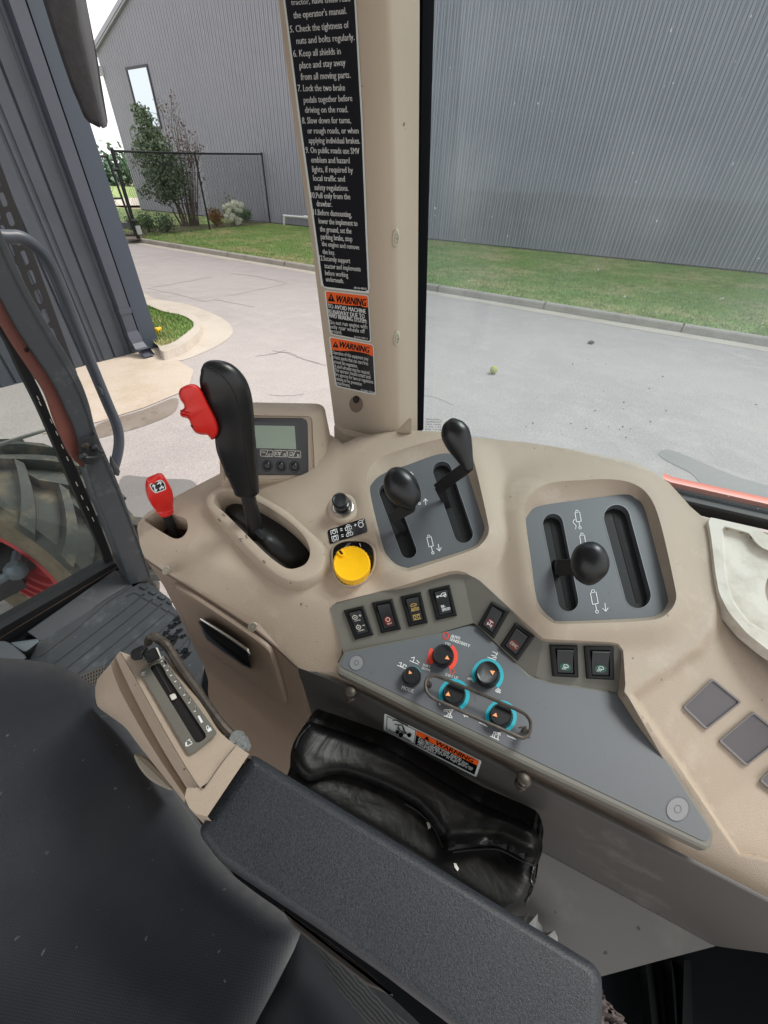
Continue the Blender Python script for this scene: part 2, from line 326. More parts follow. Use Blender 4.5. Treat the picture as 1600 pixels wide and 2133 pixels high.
class MB:                                              # gathers pieces of ONE part
    def __init__(s): s.V = []; s.F = []; s.I = []
    def add(s, V, F, i=0):
        k = len(s.V); s.V += [tuple(v) for v in V]; s.F += [tuple(int(a)+k for a in f) for f in F]; s.I += [i]*len(F); return s
    def box(s, lo, hi, i=0):
        x0, y0, z0 = lo; x1, y1, z1 = hi
        return s.add([(x, y, z) for x in (x0, x1) for y in (y0, y1) for z in (z0, z1)], [(0, 1, 3, 2), (4, 6, 7, 5), (0, 4, 5, 1), (2, 3, 7, 6), (0, 2, 6, 4), (1, 5, 7, 3)], i)
    def loft(s, rings, closed=True, cap0=False, cap1=False, i=0):
        n = len(rings[0]); V = np.vstack(rings); F = []
        for k in range(len(rings)-1):
            for j in range(n if closed else n-1):
                a, b = k*n+j, k*n+(j+1) % n; F.append((a, b, b+n, a+n))
        if cap0: F.append(tuple(range(n))[::-1])
        if cap1: F.append(tuple((len(rings)-1)*n + j for j in range(n)))
        return s.add(V, F, i)
    def tube(s, path, r, n=10, closed=False, cap=True, i=0):
        p = np.asarray(path, float); m = len(p); r = np.broadcast_to(np.asarray(r, float), (m,)); rings = []
        prev = None
        for k in range(m):
            d = (p[(k+1) % m] - p[k-1]) if closed else p[min(k+1, m-1)] - p[max(k-1, 0)]
            d = d/max(np.linalg.norm(d), 1e-12)
            if prev is None: prev = np.cross(d, [0, 0, 1.0] if abs(d[2]) < .9 else [1.0, 0, 0])
            x = prev - prev.dot(d)*d; x /= np.linalg.norm(x); y = np.cross(d, x); prev = x
            a = np.linspace(0, 2*math.pi, n, endpoint=False); rings.append(p[k] + r[k]*(np.cos(a)[:, None]*x + np.sin(a)[:, None]*y))
        if closed: rings.append(rings[0])
        return s.loft(rings, True, cap and not closed, cap and not closed, i)
    def ball(s, c, r, n=12, i=0):
        r = np.broadcast_to(np.asarray(r, float), (3,)); rings = []
        for k in range(1, n//2):
            th = math.pi*k/(n//2); a = np.linspace(0, 2*math.pi, n, endpoint=False)
            rings.append(np.stack([np.cos(a)*math.sin(th), np.sin(a)*math.sin(th), np.full(n, math.cos(th))], 1)*r + np.asarray(c))
        return s.loft(rings, True, True, True, i)
    def out(s, name, m, parent=None, smooth=35, fix=True): return mesh(name, s.V, s.F, m, parent, smooth, s.I if isinstance(m, (list, tuple)) else None, fix)
def cdt(bound, holes, step, guides=()):
    bound = np.asarray(bound, float); loops = [bound] + [np.asarray(h, float) for h in holes]
    V = []; E = []
    for lp in loops:
        k = len(V); n = len(lp); V += [tuple(p) for p in lp]; E += [(k+i, k+(i+1) % n) for i in range(n)]
    if step:
        x0, y0 = bound.min(0); x1, y1 = bound.max(0)
        gx, gy = np.meshgrid(np.arange(x0+step/2, x1, step), np.arange(y0+step/2, y1, step)); gx = gx + (np.arange(gx.shape[0]) % 2)[:, None]*step/2
        q = np.stack([gx.ravel(), gy.ravel()], 1); q = q[inside(q, bound)]
        for h in holes: q = q[~inside(q, h)]
        for lp in loops: q = q[seg_dist(q, lp) > step*.45]
        for g in guides:
            q = q[seg_dist(q, g, False) > step*.5]; gk = g[inside(g, bound)]
            for h in holes: gk = gk[~inside(gk, h)]
            for lp in loops: gk = gk[seg_dist(gk, lp) > 1.2]
            V += [tuple(p) for p in gk]
        V += [tuple(p) for p in q]
    r = delaunay_2d_cdt([Vector(p) for p in V], E, [], 1, 1e-6)
    v = np.array([tuple(p) for p in r[0]]); F = np.array([tuple(f) for f in r[2] if len(f) == 3])
    c = v[F].mean(1); k = inside(c, bound)
    for h in holes: k &= ~inside(c, h)
    return v, F[k], loops
def orient(V, F):                                      # turn triangles to face the eye
    V = np.asarray(V); F = np.asarray(F); a, b, c = V[F[:, 0]], V[F[:, 1]], V[F[:, 2]]
    n = np.cross(b-a, c-a); s = np.einsum('ij,ij->i', n, EYE - a) < 0; F = F.copy(); F[s] = F[s][:, ::-1]; return F
def sheet(name, bound, surf, m, parent=None, holes=(), step=None, thick=.004, hole_depth=None, down=None, smooth=35, bev=0, inward=0):
    """A moulded sheet whose outline is bound (photo pixels) on the surface surf, with side walls of depth thick along down and walls round its holes."""
    if bev:                                            # rounded lip: the flat starts bev px inside the outline and the rim drops
        outer = np.asarray(bound, float); bound = inset(outer, bev)
    v, F, loops = cdt(bound, holes, step); V = at(surf, v); F = orient(V, F)
    mb = MB(); mb.add(V, F)
    if down is None:
        pn = surf.toeye() if hasattr(surf, 'toeye') else np.array([0, 0, 1.0]); down = -pn
    down = np.asarray(down, float)
    def wall(lp, d, rings=None):
        a = at(surf, lp); mb.loft([a, a + down*d])
    if bev:
        a = at(surf, loops[0]); b = at(surf, outer); mid = .5*(a+b)
        mb.loft([a, mid*.35 + b*.65 + down*bev*.00018, b + down*bev*.0006, b + down*max(thick, bev*.0012)])
    elif thick: wall(loops[0], thick)
    if hole_depth:
        for h in loops[1:]: wall(h, hole_depth)
    return mb.out(name, m, parent, smooth, fix=False)
def ribbons(mb, surf, lines, wpx, closed=False, i=0):  # printed strokes lying on a surface
    for ln in lines:
        ln = np.asarray(ln, float)
        if closed: ln = np.vstack([ln, ln[:1]])
        n = len(ln); d = np.gradient(ln, axis=0) if n > 2 else np.repeat(ln[1:]-ln[:1], 2, 0)
        for k in range(n-1):
            e = ln[k+1]-ln[k]; L = np.linalg.norm(e)
            if L < 1e-6: continue
            e /= L; q = np.array([-e[1], e[0]])*wpx/2; a, b = ln[k]-e*wpx*.3, ln[k+1]+e*wpx*.3
            mb.add(at(surf, [a+q, b+q, b-q, a-q]), [(0, 1, 2, 3)], i)
def patch(mb, surf, poly, i=0, step=None):
    v, F, _ = cdt(poly, [], step); V = at(surf, v); mb.add(V, orient(V, F), i)
def arc(c, rx, ry=None, a0=0, a1=360, n=24, rot=0):
    ry = rx if ry is None else ry; a = np.radians(np.linspace(a0, a1, n)); x, y = rx*np.cos(a), ry*np.sin(a); r = R_(rot)
    return np.stack([c[0] + x*math.cos(r) - y*math.sin(r), c[1] + x*math.sin(r) + y*math.cos(r)], 1)
_tx = {}
def glyphs(s):
    if s in _tx: return _tx[s]
    cu = bpy.data.curves.new('t', 'FONT'); cu.body = s; cu.size = 1; cu.resolution_u = 2; cu.fill_mode = 'FRONT'
    o = bpy.data.objects.new('t', cu); COL.objects.link(o)
    me = bpy.data.meshes.new_from_object(o.evaluated_get(bpy.context.evaluated_depsgraph_get()))
    V = np.array([tuple(v.co)[:2] for v in me.vertices]).reshape(-1, 2); F = [tuple(p.vertices) for p in me.polygons]
    bpy.data.objects.remove(o); bpy.data.curves.remove(cu); bpy.data.meshes.remove(me)
    _tx[s] = (V, F); return V, F
def text(mb, surf, s, p0, p1, h, up=None, i=0, bold=0):
    """s written along the baseline p0 -> p1 (pixels, stretched to fit), capitals h pixels tall."""
    V, F = glyphs(s)
    if not len(V): return
    p0, p1 = np.array(p0, float), np.array(p1, float); x0, x1 = V[:, 0].min(), V[:, 0].max()
    e = p1-p0; u = np.array(up, float) if up is not None else np.array([e[1], -e[0]]); u = u/np.linalg.norm(u)*h/.70
    for k in ([0] if not bold else [-bold, 0, bold]):
        q = p0 + ((V[:, :1]-x0)/(x1-x0))*e + V[:, 1:]*u + k*e/np.linalg.norm(e)
        T = at(surf, q); mb.add(T, F, i)
def spine(mb, pl, pts, depth=.9, n=16, i=0, cap=True, sq=2.0):
    """A lofted body: pts (u, v, half-width px[, depth factor]) along its axis on plane pl; oval sections as deep as depth times their width."""
    P = np.array([p[:2] for p in pts], float); V = at(pl, P); nrm = pl.toeye(); rings = []
    for k in range(len(P)):
        d = P[min(k+1, len(P)-1)] - P[max(k-1, 0)]; d /= np.linalg.norm(d); q = np.array([-d[1], d[0]])
        e = at(pl, [P[k] + q*pts[k][2]])[0] - V[k]
        dz = nrm*np.linalg.norm(e)*(pts[k][3] if len(pts[k]) > 3 else depth)
        a = np.linspace(0, 2*math.pi, n, endpoint=False); ca, sa = np.cos(a), np.sin(a)
        ca = np.sign(ca)*np.abs(ca)**(2/sq); sa = np.sign(sa)*np.abs(sa)**(2/sq)
        rings.append(V[k] + ca[:, None]*e + sa[:, None]*dz)
    mb.loft(rings, True, cap, cap, i)
def facing(p):                                         # vertical plane through p (world) turned to the eye
    q = np.asarray(p) - EYE; return Pl((q[0], q[1], 0), q)
def facing3(p):
    q = np.asarray(p) - EYE; return Pl(q, q)
# ================================================================== THE YARD
def flat(name, poly, z, m, kind='structure'):
    v, F, _ = cdt(poly, [], None); V = [(x, y, z) for x, y in v]
    return tag(mesh(name, V, [f if area([v[k] for k in f]) > 0 else f[::-1] for f in F], m, smooth=None), kind=kind)
def gp(*uv, z=0): return at(Zp(z-CZ), [p for p in uv])[:, :2]
flat('ground', [(-1500, -1500), (1500, -1500), (1500, 1500), (-1500, 1500)], -.02, DRY)
flat('road', [(-16, -12), (11.42, -12), (11.42, 46), (-16, 46)], 0, ROAD)
flat('gutter', [(10.98, -12), (11.42, -12), (11.42, 45.9), (10.98, 45.9)], .004, CONC)
mb = MB()
yj = gp((1140, 640))[0][1]
ys = [yj + 3.05*k for k in range(-4, 14)]
for a, b in zip(ys[:-1], ys[1:]):
    mb.loft([np.array([(11.40, y, 0), (11.42, y, .125), (11.445, y, .15), (11.60, y, .15), (11.60, y, -.02)]) for y in (a+.016, b-.016)], False)
    mb.box((11.44, b-.016, -.02), (11.6, b+.016, .11))
tag(mb.out('curb', CURB, fix=True), kind='structure')
flat('lawn', [(11.6, -12), (22.9, -12), (22.9, 60), (11.6, 60)], .14, GRASS)
flat('far_path', [(14, 46), (60, 46), (75, 62), (14, 62)], .16, CONC)
flat('far_field', [(11, 62), (180, 62), (180, 130), (11, 130)], .1, GRASS)
flat('mulch_bed', gp(*r3((255, 700), (250, 655), (360, 620), (560, 615), (800, 600), (930, 590), (1100, 575), (1240, 590), (1140, 605), (900, 622), (720, 640), (560, 655), (420, 665), (350, 700)), z=.15), .152, MULCH)
# grass blades of the lawn (nobody could count them)
def blades(name, n, sampler, zfun, hgt):
    p = sampler(n); n = len(p); a = rng.uniform(0, 6.28, n); h = rng.uniform(.5, 1.2, n)*hgt; wd = rng.uniform(.6, 1.3, n)*.006 + .002*np.hypot(p[:, 0], p[:, 1])/12
    dx, dy = np.cos(a)*wd, np.sin(a)*wd; t = rng.normal(0, .35, (n, 2))*h[:, None]
    V = np.empty((n, 3, 3)); V[:, 0] = np.stack([p[:, 0]-dx, p[:, 1]-dy, np.full(n, zfun)], 1); V[:, 1] = np.stack([p[:, 0]+dx, p[:, 1]+dy, np.full(n, zfun)], 1)
    V[:, 2] = np.stack([p[:, 0]+t[:, 0], p[:, 1]+t[:, 1], zfun+h], 1)
    me = bpy.data.meshes.new(name); me.vertices.add(3*n); me.loops.add(3*n); me.polygons.add(n)
    me.vertices.foreach_set('co', V.ravel()); me.loops.foreach_set('vertex_index', np.arange(3*n)); me.polygons.foreach_set('loop_start', np.arange(0, 3*n, 3))
    me.update(calc_edges=True); return tag(link(name, me, GRASS, smooth=None), kind='stuff')
def lawn_s(n):
    x = 11.61 + 11*rng.random(n)**1.25; y = -4 + 30*rng.random(n); return np.stack([x, y], 1)
blades('grass', 90000, lawn_s, .14, .055)
# grass island and kerb by the dark building
nose = spline([(300, 612), (330, 624), (380, 632), (430, 648), (470, 668), (485, 690), (470, 710), (430, 732), (372, 752), (333, 737), (325, 722)], 6)
ng = gp(*nose); flat('island_gutter', list(ng) + [(3.9, 12), ], .005, CONC)
kerb_o = gp(*spline([(300, 624), (345, 640), (390, 650), (412, 662), (418, 680), (405, 700), (372, 722), (340, 732), (330, 722)], 6), z=.13)
kerb_i = gp(*spline([(300, 632), (340, 648), (378, 656), (400, 668), (402, 680), (390, 692), (362, 712), (336, 720), (328, 716)], 6), z=.13)
ko = np.c_[kerb_o, np.full(len(kerb_o), .13)]; ki = np.c_[kerb_i, np.full(len(kerb_i), .13)]; kb = ko.copy(); kb[:, 2] = 0; kb[:, :2] += (kerb_o - kerb_o.mean(0))*.04
kd = ki.copy(); kd[:, 2] = .05
mb = MB(); mb.loft([kb, ko*.9+kb*.1, ko, ki, kd], False); tag(mb.out('island_kerb', CONC), kind='structure')
isl = [tuple(p) for p in kerb_i] + [(3.74, 7.6), (3.74, 12)]
flat('island_lawn', isl, .10, GRASS)
def isl_s(n):
    lo, hi = np.min(isl, 0), np.max(isl, 0); q = lo + rng.random((n, 2))*(hi-lo); return q[inside(q, isl)]
blades('island_grass', 14000, isl_s, .10, .06)
tag(mesh('yellow_flower', *(lambda m: (m.V, m.F))(MB().ball(a1(Zp(.2-CZ), 328, 686), (.05, .05, .035), 8).ball(a1(Zp(.2-CZ), 333, 684), (.035, .035, .03), 8).tube([a1(Zp(.2-CZ), 329, 688), a1(Zp(.2-CZ), 329, 688) - np.array([0, 0, .12])], .006, 5)), YEL), 'small yellow flower growing in the grass by the dark building corner', 'flower')
flat('apron', list(gp((100, 800), (165, 765), (330, 721), (372, 752), (404, 772), (392, 812), (300, 850), (205, 880), (90, 905))), .008, APRON)
flat('damp_strip', list(gp(*spline([(205, 884), (300, 854), (360, 830), (372, 838), (360, 862), (300, 888), (235, 906), (200, 912)], 4, True))), .004, WETT)
flat('damp_patch', list(gp(*spline([(250, 1000), (300, 994), (345, 998), (395, 1000), (420, 1015), (470, 1010), (480, 1060), (420, 1130), (330, 1140), (260, 1100)], 4, True))), .004, WETR)
flat('wet_streak', list(gp(*spline(r2((1105, 835), (1140, 815), (1200, 830), (1290, 868), (1440, 930), (1620, 985), (1800, 1040), (1800, 1130), (1600, 1058), (1440, 1022), (1310, 975), (1250, 920), (1150, 870)), 5, True))), .004, WETR)
# cracks and stains on the road are thin lines of darker filler lying on it
mb = MB(); GR = Zp(-CZ+.003)
for ln in (r3((440, 1020), (640, 985), (830, 950)), r3((410, 1025), (600, 1065), (780, 1110), (860, 1098)), r3((930, 1080), (1100, 1045), (1330, 995)), r3((960, 925), (1150, 950), (1340, 992)), r3((860, 1100), (1000, 1128), (1120, 1150)),
           r3((1240, 1440), (1340, 1460), (1450, 1500), (1600, 1540)), r3((1130, 1480), (1240, 1462), (1330, 1440)), z4((0, 1305), (180, 1290), (300, 1340), (480, 1395)), z4((0, 1690), (180, 1700), (330, 1680)), r2((20, 565), (100, 580), (180, 610)), r2((25, 540), (75, 540))):
    ribbons(mb, GR, [np.asarray(spline(ln, 5)) + np.c_[rng.normal(0, .5, len(spline(ln, 5))), rng.normal(0, .5, len(spline(ln, 5)))]], .8)
tag(mb.out('road_crack', mat('crack', (.235, .218, .21), .9), smooth=None, fix=False), kind='structure')
mb = MB()
for x, y in r2((870, 430), (720, 430), (790, 408), (1105, 500), (1125, 486), (950, 602), (948, 632), (1070, 690), (1065, 540), (860, 553), (540, 697), (712, 698), (780, 720), (880, 712), (945, 712), (980, 722), (1545, 612), (510, 712), (820, 640), (1140, 640), (930, 725), (960, 760)):
    c = a1(G, x, y) + np.array([0, 0, .006]); r = rng.uniform(.008, .022)
    mb.ball(c, (r, r*.6, .006), 6)
tag(mb.out('leaf_litter', mat('dead leaf', (.05, .045, .035), .9), smooth=None), kind='stuff')
bx = a1(G, 1231, 715)
tag(MB().ball(bx + np.array([0, 0, .02]), (.11, .06, .02), 8).out('dead_leaf', mat('dead leaf', (.05, .045, .035), .9)), 'dark dead leaf lying in the gutter near a curb joint', 'leaf')
b0 = gp((1027, 778))[0]
t = thing('tennis_ball', 'worn yellow green tennis ball on the road beyond the glass', 'ball', (b0[0], b0[1], 0))
MB().ball((b0[0], b0[1], .06), .06, 16).out('ball', mat('tennis felt', (170, 178, 92), .9), t)
a = np.linspace(0, 2*math.pi, 30)
MB().tube(np.stack([b0[0] + .058*np.cos(a), b0[1] + .058*np.sin(a)*np.cos(.8*np.cos(2*a)), .06 + .03*np.cos(2*a)], 1)[:-1], .006, 5, True).out('seam', mat('felt seam', (206, 206, 190), .8), t)
# ------------------------------------------------------------------ clad buildings
def cladding(mb, p0, p1, z0, top, per=.305, dep=.055, i=0):
    """ribbed metal sheet from p0 to p1 (xy), outward normal on the right-hand side of the run"""
    p0, p1 = np.array(p0, float), np.array(p1, float); L = np.linalg.norm(p1-p0); e = (p1-p0)/L; nn = np.array([e[1], -e[0]])
    prof = [(0, 0), (.035, .9), (.36, .9), (.385, .35), (.44, .35), (.465, .9), (.54, .9), (.565, .35), (.62, .35), (.645, .9), (.95, .9), (.975, 0)]
    q = []
    for k in range(int(L/per)+1):
        for a, d in prof:
            s = (k+a)*per
            if s <= L: q.append((s, d*dep))
    q.append((L, 0)); A = []; B = []
    for s, d in q:
        p = p0 + e*s + nn*d; A.append((p[0], p[1], z0)); B.append((p[0], p[1], top(p)))
    mb.loft([np.array(A), np.array(B)], False, i=i)
WX = 22.6; YC = 40.0
rake = lambda y: 8.8 + .335*(YC-y) if y > 10 else 8.8 + .335*(YC-10) - .335*(10-y)
t = thing('gable_building', 'large grey ribbed metal building with a sloping gable roof edge', 'building', (WX, 12, 0))
mb = MB(); cladding(mb, (WX, YC), (WX, -16), .1, lambda p: rake(p[1])); cladding(mb, (WX+30, YC), (WX, YC), .1, lambda p: 8.8)
mb.out('wall', WALLM, t, smooth=20, fix=False)
mb = MB()
for (ya, yb) in ((YC+.5, 10), (10, -16.2)):
    za, zb = rake(min(ya, 40)), rake(yb)
    if ya > 40: za = rake(40) - .335*.5
    for dx0, dx1, dz0, dz1, k in ((-.20, .3, .02, .30, 0), (-.24, -.2, .12, .34, 0)):
        mb.loft([np.array([(WX+dx0, y, z+dz0), (WX+dx1, y, z+dz0), (WX+dx1, y, z+dz1), (WX+dx0, y, z+dz1)]) for y, z in ((ya, za), (yb, zb))], True, True, True)
mb.out('roof_edge', TRIMM, t)
mb = MB()
for (ya, za, yb, zb) in ((YC+.5, rake(40)-.17+.3, 10, rake(10)+.3), (10, rake(10)+.3, -16.2, rake(-16.2)+.3)):
    mb.loft([np.array([(WX-.2, ya, za), (WX+30, ya, za)]), np.array([(WX-.2, yb, zb), (WX+30, yb, zb)])], False)
mb.out('roof', mat('roof sheet', (120, 122, 128), .5), t)
MB().box((WX-.05, -16, .08), (WX-.01, YC, .2)).out('base_trim', mat('base trim', (60, 62, 66), .6), t)
MB().box((WX-.06, YC-.02, .1), (WX+.16, YC+.05, 8.8)).out('corner_trim', TRIMM, t)
wy0, wy1, wz0, wz1 = 34.55, 36.85, 5.0, 7.78
fr = MB()
for lo, hi in (((WX-.12, wy0-.12, wz1), (WX+.02, wy1+.12, wz1+.12)), ((WX-.12, wy0-.12, wz0-.12), (WX+.02, wy1+.12, wz0)), ((WX-.12, wy0-.12, wz0), (WX+.02, wy0, wz1)), ((WX-.12, wy1, wz0), (WX+.02, wy1+.12, wz1))): fr.box(lo, hi)
win = fr.out('window', mat('window frame', (52, 54, 62), .5), t)
MB().box((WX-.075, wy0, wz0), (WX-.06, wy1, wz1)).out('pane', mat('window mirror', (205, 215, 222), .06, metal=.9), win)
MB().box((WX-.3, YC-.1, 7.7), (WX-.02, YC+.35, 8.15)).out('wall_light', mat('lamp box', (205, 206, 208), .5), t)
t = thing('drain_pipe', 'white plastic drain pipe bent along the foot of the grey wall', 'pipe', (22.3, 23.6, .14))
P = Xp(22.3); MB().tube([a1(P, 592, 470), a1(P, 592, 449)], .06, 8).tube([a1(P, 591, 449), a1(P, 650, 454), a1(P, 690, 458)], .06, 8).out('pipe', WHP, t)
MB().ball(a1(P, 592, 449), .09, 8).out('fitting', WHP, t); MB().tube([a1(P, 634, 452), a1(P, 642, 453)], .085, 8).out('fitting', WHP, t)
t = thing('slate_building', 'dark slate ribbed metal building with a downspout at its corner', 'building', (0, 7.3, 0))
mb = MB(); cladding(mb, (-9, 7.3), (3.46, 7.3), 0, lambda p: 6.5, .46, .035); cladding(mb, (3.72, 7.3), (3.72, 26), 0, lambda p: 6.5, .46, .035); mb.out('wall', WALLD, t, smooth=20, fix=False)
MB().box((3.46, 7.255, 0), (3.73, 7.36, 6.5)).out('corner_trim', mat('slate trim', (62, 70, 82), .5), t)
MB().box((-9, 7.3, 6.5), (3.72, 26, 6.6)).out('roof', WALLD, t)
mb = MB(); mb.box((3.235, 7.17, .36), (3.40, 7.285, 6.5)); mb.box((3.225, 7.16, .62), (3.41, 7.288, .70))
dsp = mb.out('downspout', mat('downspout paint', (70, 73, 84), .5, var=.05, vscale=4), t)
mb = MB(); rings = []
for k in range(7):
    an = k/6*R_(70); yy = 7.17 - .30*(k/6)**1.6; zz = .36 - .33*math.sin(k/6*math.pi/2)
    d = .012 if k % 2 else 0
    rings.append(np.array([(3.23-d, yy-d, zz), (3.405+d, yy-d, zz), (3.405+d, yy+.11*(1-.2*k/6), zz+.03*k/6*3.2), (3.23-d, yy+.11*(1-.2*k/6), zz+.03*k/6*3.2)]))
mb.loft(rings, True, False, False); mb.out('kick_out', mat('downspout paint', (70, 73, 84), .5), dsp, smooth=15)
# ------------------------------------------------------------------ fence, gate, planting
FB = mat('fence black', (22, 24, 27), .5)
pA, pB, pC = np.array([11.38, 21.1]), np.array([16.55, 23.04]), np.array([22.43, 24.65]); hA, hB, hC = 3.08, 3.29, 3.60
t = thing('chain_link_fence', 'black chain link fence of two bays running to the grey wall', 'fence', (16.5, 23, .14))
for p, h, r in ((pA, hA, .075), (pB, hB, .05), (pC, hC, .05)):
    MB().tube([(p[0], p[1], .1), (p[0], p[1], h)], r, 10).ball((p[0], p[1], h), r*1.1, 8).out('post', FB, t)
for p, q, h, g in ((pA, pB, hA, hB), (pB, pC, hB, hC)):
    MB().tube([(p[0], p[1], h-.04), (q[0], q[1], g-.04)], .04, 8).out('rail', FB, t)
def chain(p, q, zp0, zp1, zq0, zq1, name, parent, cell=.11, wr=.0085):
    p, q = np.array(p, float), np.array(q, float); L = np.linalg.norm(q-p); e = (q-p)/L; mb = MB(); hmax = max(zp1-zp0, zq1-zq0)
    for sgn in (1, -1):
        for s in np.arange(-hmax, L+hmax, cell):
            pts = []
            for tt in np.linspace(0, hmax, 9):
                x = s + sgn*tt
                if 0 <= x <= L: pts.append((x, tt))
            if len(pts) < 2: continue
            (xa, ta), (xb, tb) = pts[0], pts[-1]
            z = lambda x, tt: zp0 + (zq0-zp0)*x/L + tt*((zp1-zp0)+(zq1-zq0-zp1+zp0)*x/L)/hmax
            a_, b_ = np.r_[p+e*xa, z(xa, ta)], np.r_[p+e*xb, z(xb, tb)]; d = np.r_[e, 0]*wr
            mb.add([a_-d, a_+d, b_+d, b_-d], [(0, 1, 2, 3)])
    return mb.out(name, FB, parent, smooth=None, fix=False)
chain(pA, pB, .14, hA-.05, .14, hB-.05, 'mesh', t); chain(pB, pC, .14, hB-.05, .14, hC-.05, 'mesh', t)
t = thing('chain_link_gate', 'black chain link gate leaf standing beside the thick fence post', 'gate', (11.0, 20.8, 0))
P = Yp(20.8); gpt = lambda u, v: a1(P, u, v)
MB().tube([gpt(222, 324), gpt(283, 492)], .045, 8).tube([gpt(222, 326), gpt(100, 322)], .04, 8).tube([gpt(283, 490), gpt(160, 492)], .04, 8).tube([gpt(256, 413), gpt(150, 416)], .035, 8).out('frame', FB, t)
MB().tube([gpt(236, 353), gpt(246, 353)], .06, 8).out('hinge', FB, t); MB().tube([gpt(272, 460), gpt(284, 461)], .07, 8).out('hinge', FB, t)
MB().box(gpt(250, 474)-np.array([.25, .1, .05]), gpt(262, 466)+np.array([.1, .1, .05])).out('latch_box', mat('latch grey', (70, 72, 76), .5), t)
MB().box(gpt(287, 488)-np.array([.05, .12, 0]), gpt(285, 470)+np.array([.08, -.06, 0])).out('tag', mat('latch tag', (170, 172, 172), .5), t)
g0, g1 = gpt(222, 326), gpt(283, 490); chain(g0[:2]-np.array([3, 0]), g0[:2], g1[2], g0[2], g1[2], g0[2], 'mesh', t)
def leaves(mb, c, rad, n, size, i=0):
    c = np.asarray(c); 
    for k in range(n):
        d = rng.normal(0, 1, 3); d /= np.linalg.norm(d); p = c + d*rng.random()**.45*np.asarray(rad)
        a = rng.normal(0, 1, 3); a /= np.linalg.norm(a); b = np.cross(a, rng.normal(0, 1, 3)); b /= np.linalg.norm(b); s = size*rng.uniform(.5, 1.3)
        mb.add([p - a*s, p + b*s*.5, p + a*s, p - b*s*.5], [(0, 1, 2, 3)], i)
t = thing('leafy_tree', 'young green tree leaning behind the chain link fence', 'tree', (17.0, 25.6, .14))
P = Yp(25.6); base = a1(Zp(.14-CZ), 388, 472); P = Yp(base[1]); px = lambda u, v: a1(P, u, v)
cr = MB()
for u, v, ru, rv, n in ((283, 228, 8, 6, 40), (296, 240, 12, 10, 110), (300, 262, 14, 16, 170), (306, 288, 20, 20, 260), (322, 310, 26, 18, 320), (318, 338, 30, 20, 360), (336, 352, 30, 20, 380), (332, 378, 28, 18, 340), (352, 385, 26, 18, 320), (350, 405, 20, 12, 200), (372, 362, 16, 20, 160), (296, 318, 12, 10, 70), (308, 400, 10, 8, 60)):
    sc = 30/FPX*1.15; leaves(cr, px(u, v) + rng.normal(0, .2, 3)*np.array([0, 1, 0]), (ru*sc*.95, ru*sc*.8, rv*sc*1.08), int(n*2.0), .085)
cr.out('crown', LEAFD, t, smooth=None, fix=False)
mb = MB()
for pts in (((388, 474), (376, 430), (358, 395), (330, 340), (300, 250)), ((392, 474), (372, 432), (352, 400), (320, 360)), ((384, 474), (366, 425), (345, 380), (312, 300)), ((380, 474), (362, 440), (345, 420))):
    q = np.array([px(*p) for p in spline(pts, 4)]); mb.tube(q + np.c_[np.zeros(len(q)), rng.normal(0, .05, len(q)), np.zeros(len(q))], np.linspace(.06, .015, len(q)), 6)
mb.out('trunk', BARK, t)
t = thing('bare_tree', 'thin multi stemmed tree with sparse bronze leaves before the grey wall', 'tree', (18, 25.4, .14))
mb = MB(); cr = MB()
for k in range(15):
    tx = 330 + 85*k/14 + rng.normal(0, 4); ty = 180 + abs(k-4)*14 + rng.uniform(-10, 40); bx_ = 392 + 22*(k/14) 
    pts = [(bx_, 472), (bx_ - 4 + (tx-390)*.1, 430), (bx_*.55 + tx*.45, 350), (tx*.85 + bx_*.15 + rng.normal(0, 3), 270 if ty < 250 else 320), (tx, ty)]
    q = np.array([px(*p) for p in spline(pts, 4)]); q[:, 1] += np.linspace(0, rng.normal(0, .5), len(q)); mb.tube(q, np.linspace(.035, .008, len(q)), 5)
    for j in range(4, len(q)-1, 1):
        if rng.random() < .8:
            d = rng.normal(0, .3, 3) + np.array([0, 0, .35]); mb.tube([q[j], q[j] + d*rng.uniform(.6, 1.5)], [.012, .005], 4)
            leaves(cr, q[j] + d*.7, (.35, .35, .35), int(rng.integers(2, 6)), .07)
for u in (380, 400, 416): mb.tube([px(u, 473), px(u-8, 423)], .02, 4)
mb.tube([px(366, 424), px(414, 423)], .015, 4); mb.tube([px(386, 432), px(404, 436)], .015, 4)
mb.out('trunk', BARK, t); cr.out('crown', LEAFB, t, smooth=None, fix=False)
def shrub(name, label, cat, u, v, ru, rv, m, n=700, size=.055, group=None):
    b = a1(Zp(.15-CZ), u, v); sc = np.linalg.norm(b-EYE)/FPX; t = thing(name, label, cat, b, group)
    mb = MB(); c = b + np.array([0, 0, rv*sc])
    for k in range(7): leaves(mb, c + rng.normal(0, .22, 3)*np.array([ru, ru, rv])*sc, (ru*sc*.85, ru*sc*.85, rv*sc*.85), n//5, size)
    mb.out('foliage', m, t, smooth=None, fix=False)
    mb = MB()
    for k in range(5): mb.tube([b + np.array([0, 0, -.02]), c + rng.normal(0, .4, 3)*np.array([ru, ru, rv])*sc], .012, 4)
    mb.out('stem', BARK, t); return t, c, sc
gS = 'small round shrubs in the mulch bed'
shrub('shrub', 'low green shrub beside the gate post, half behind it', 'shrub', 285, 488, 14, 12, LEAFG, group=gS)
shrub('shrub', 'small round green shrub behind the fence, nearer the gate', 'shrub', 312, 484, 13, 12, LEAFG, group=gS)
shrub('shrub', 'small dark green shrub behind the fence, just left of the tree stems', 'shrub', 347, 484, 16, 12, LEAFD, group=gS)
shrub('shrub', 'orange brown shrub between fence post and white hydrangea', 'shrub', 453, 472, 14, 13, LEAFO, group=gS)
shrub('shrub', 'dark green shrub to the right of the white hydrangea', 'shrub', 513, 464, 13, 11, LEAFG, group=gS)
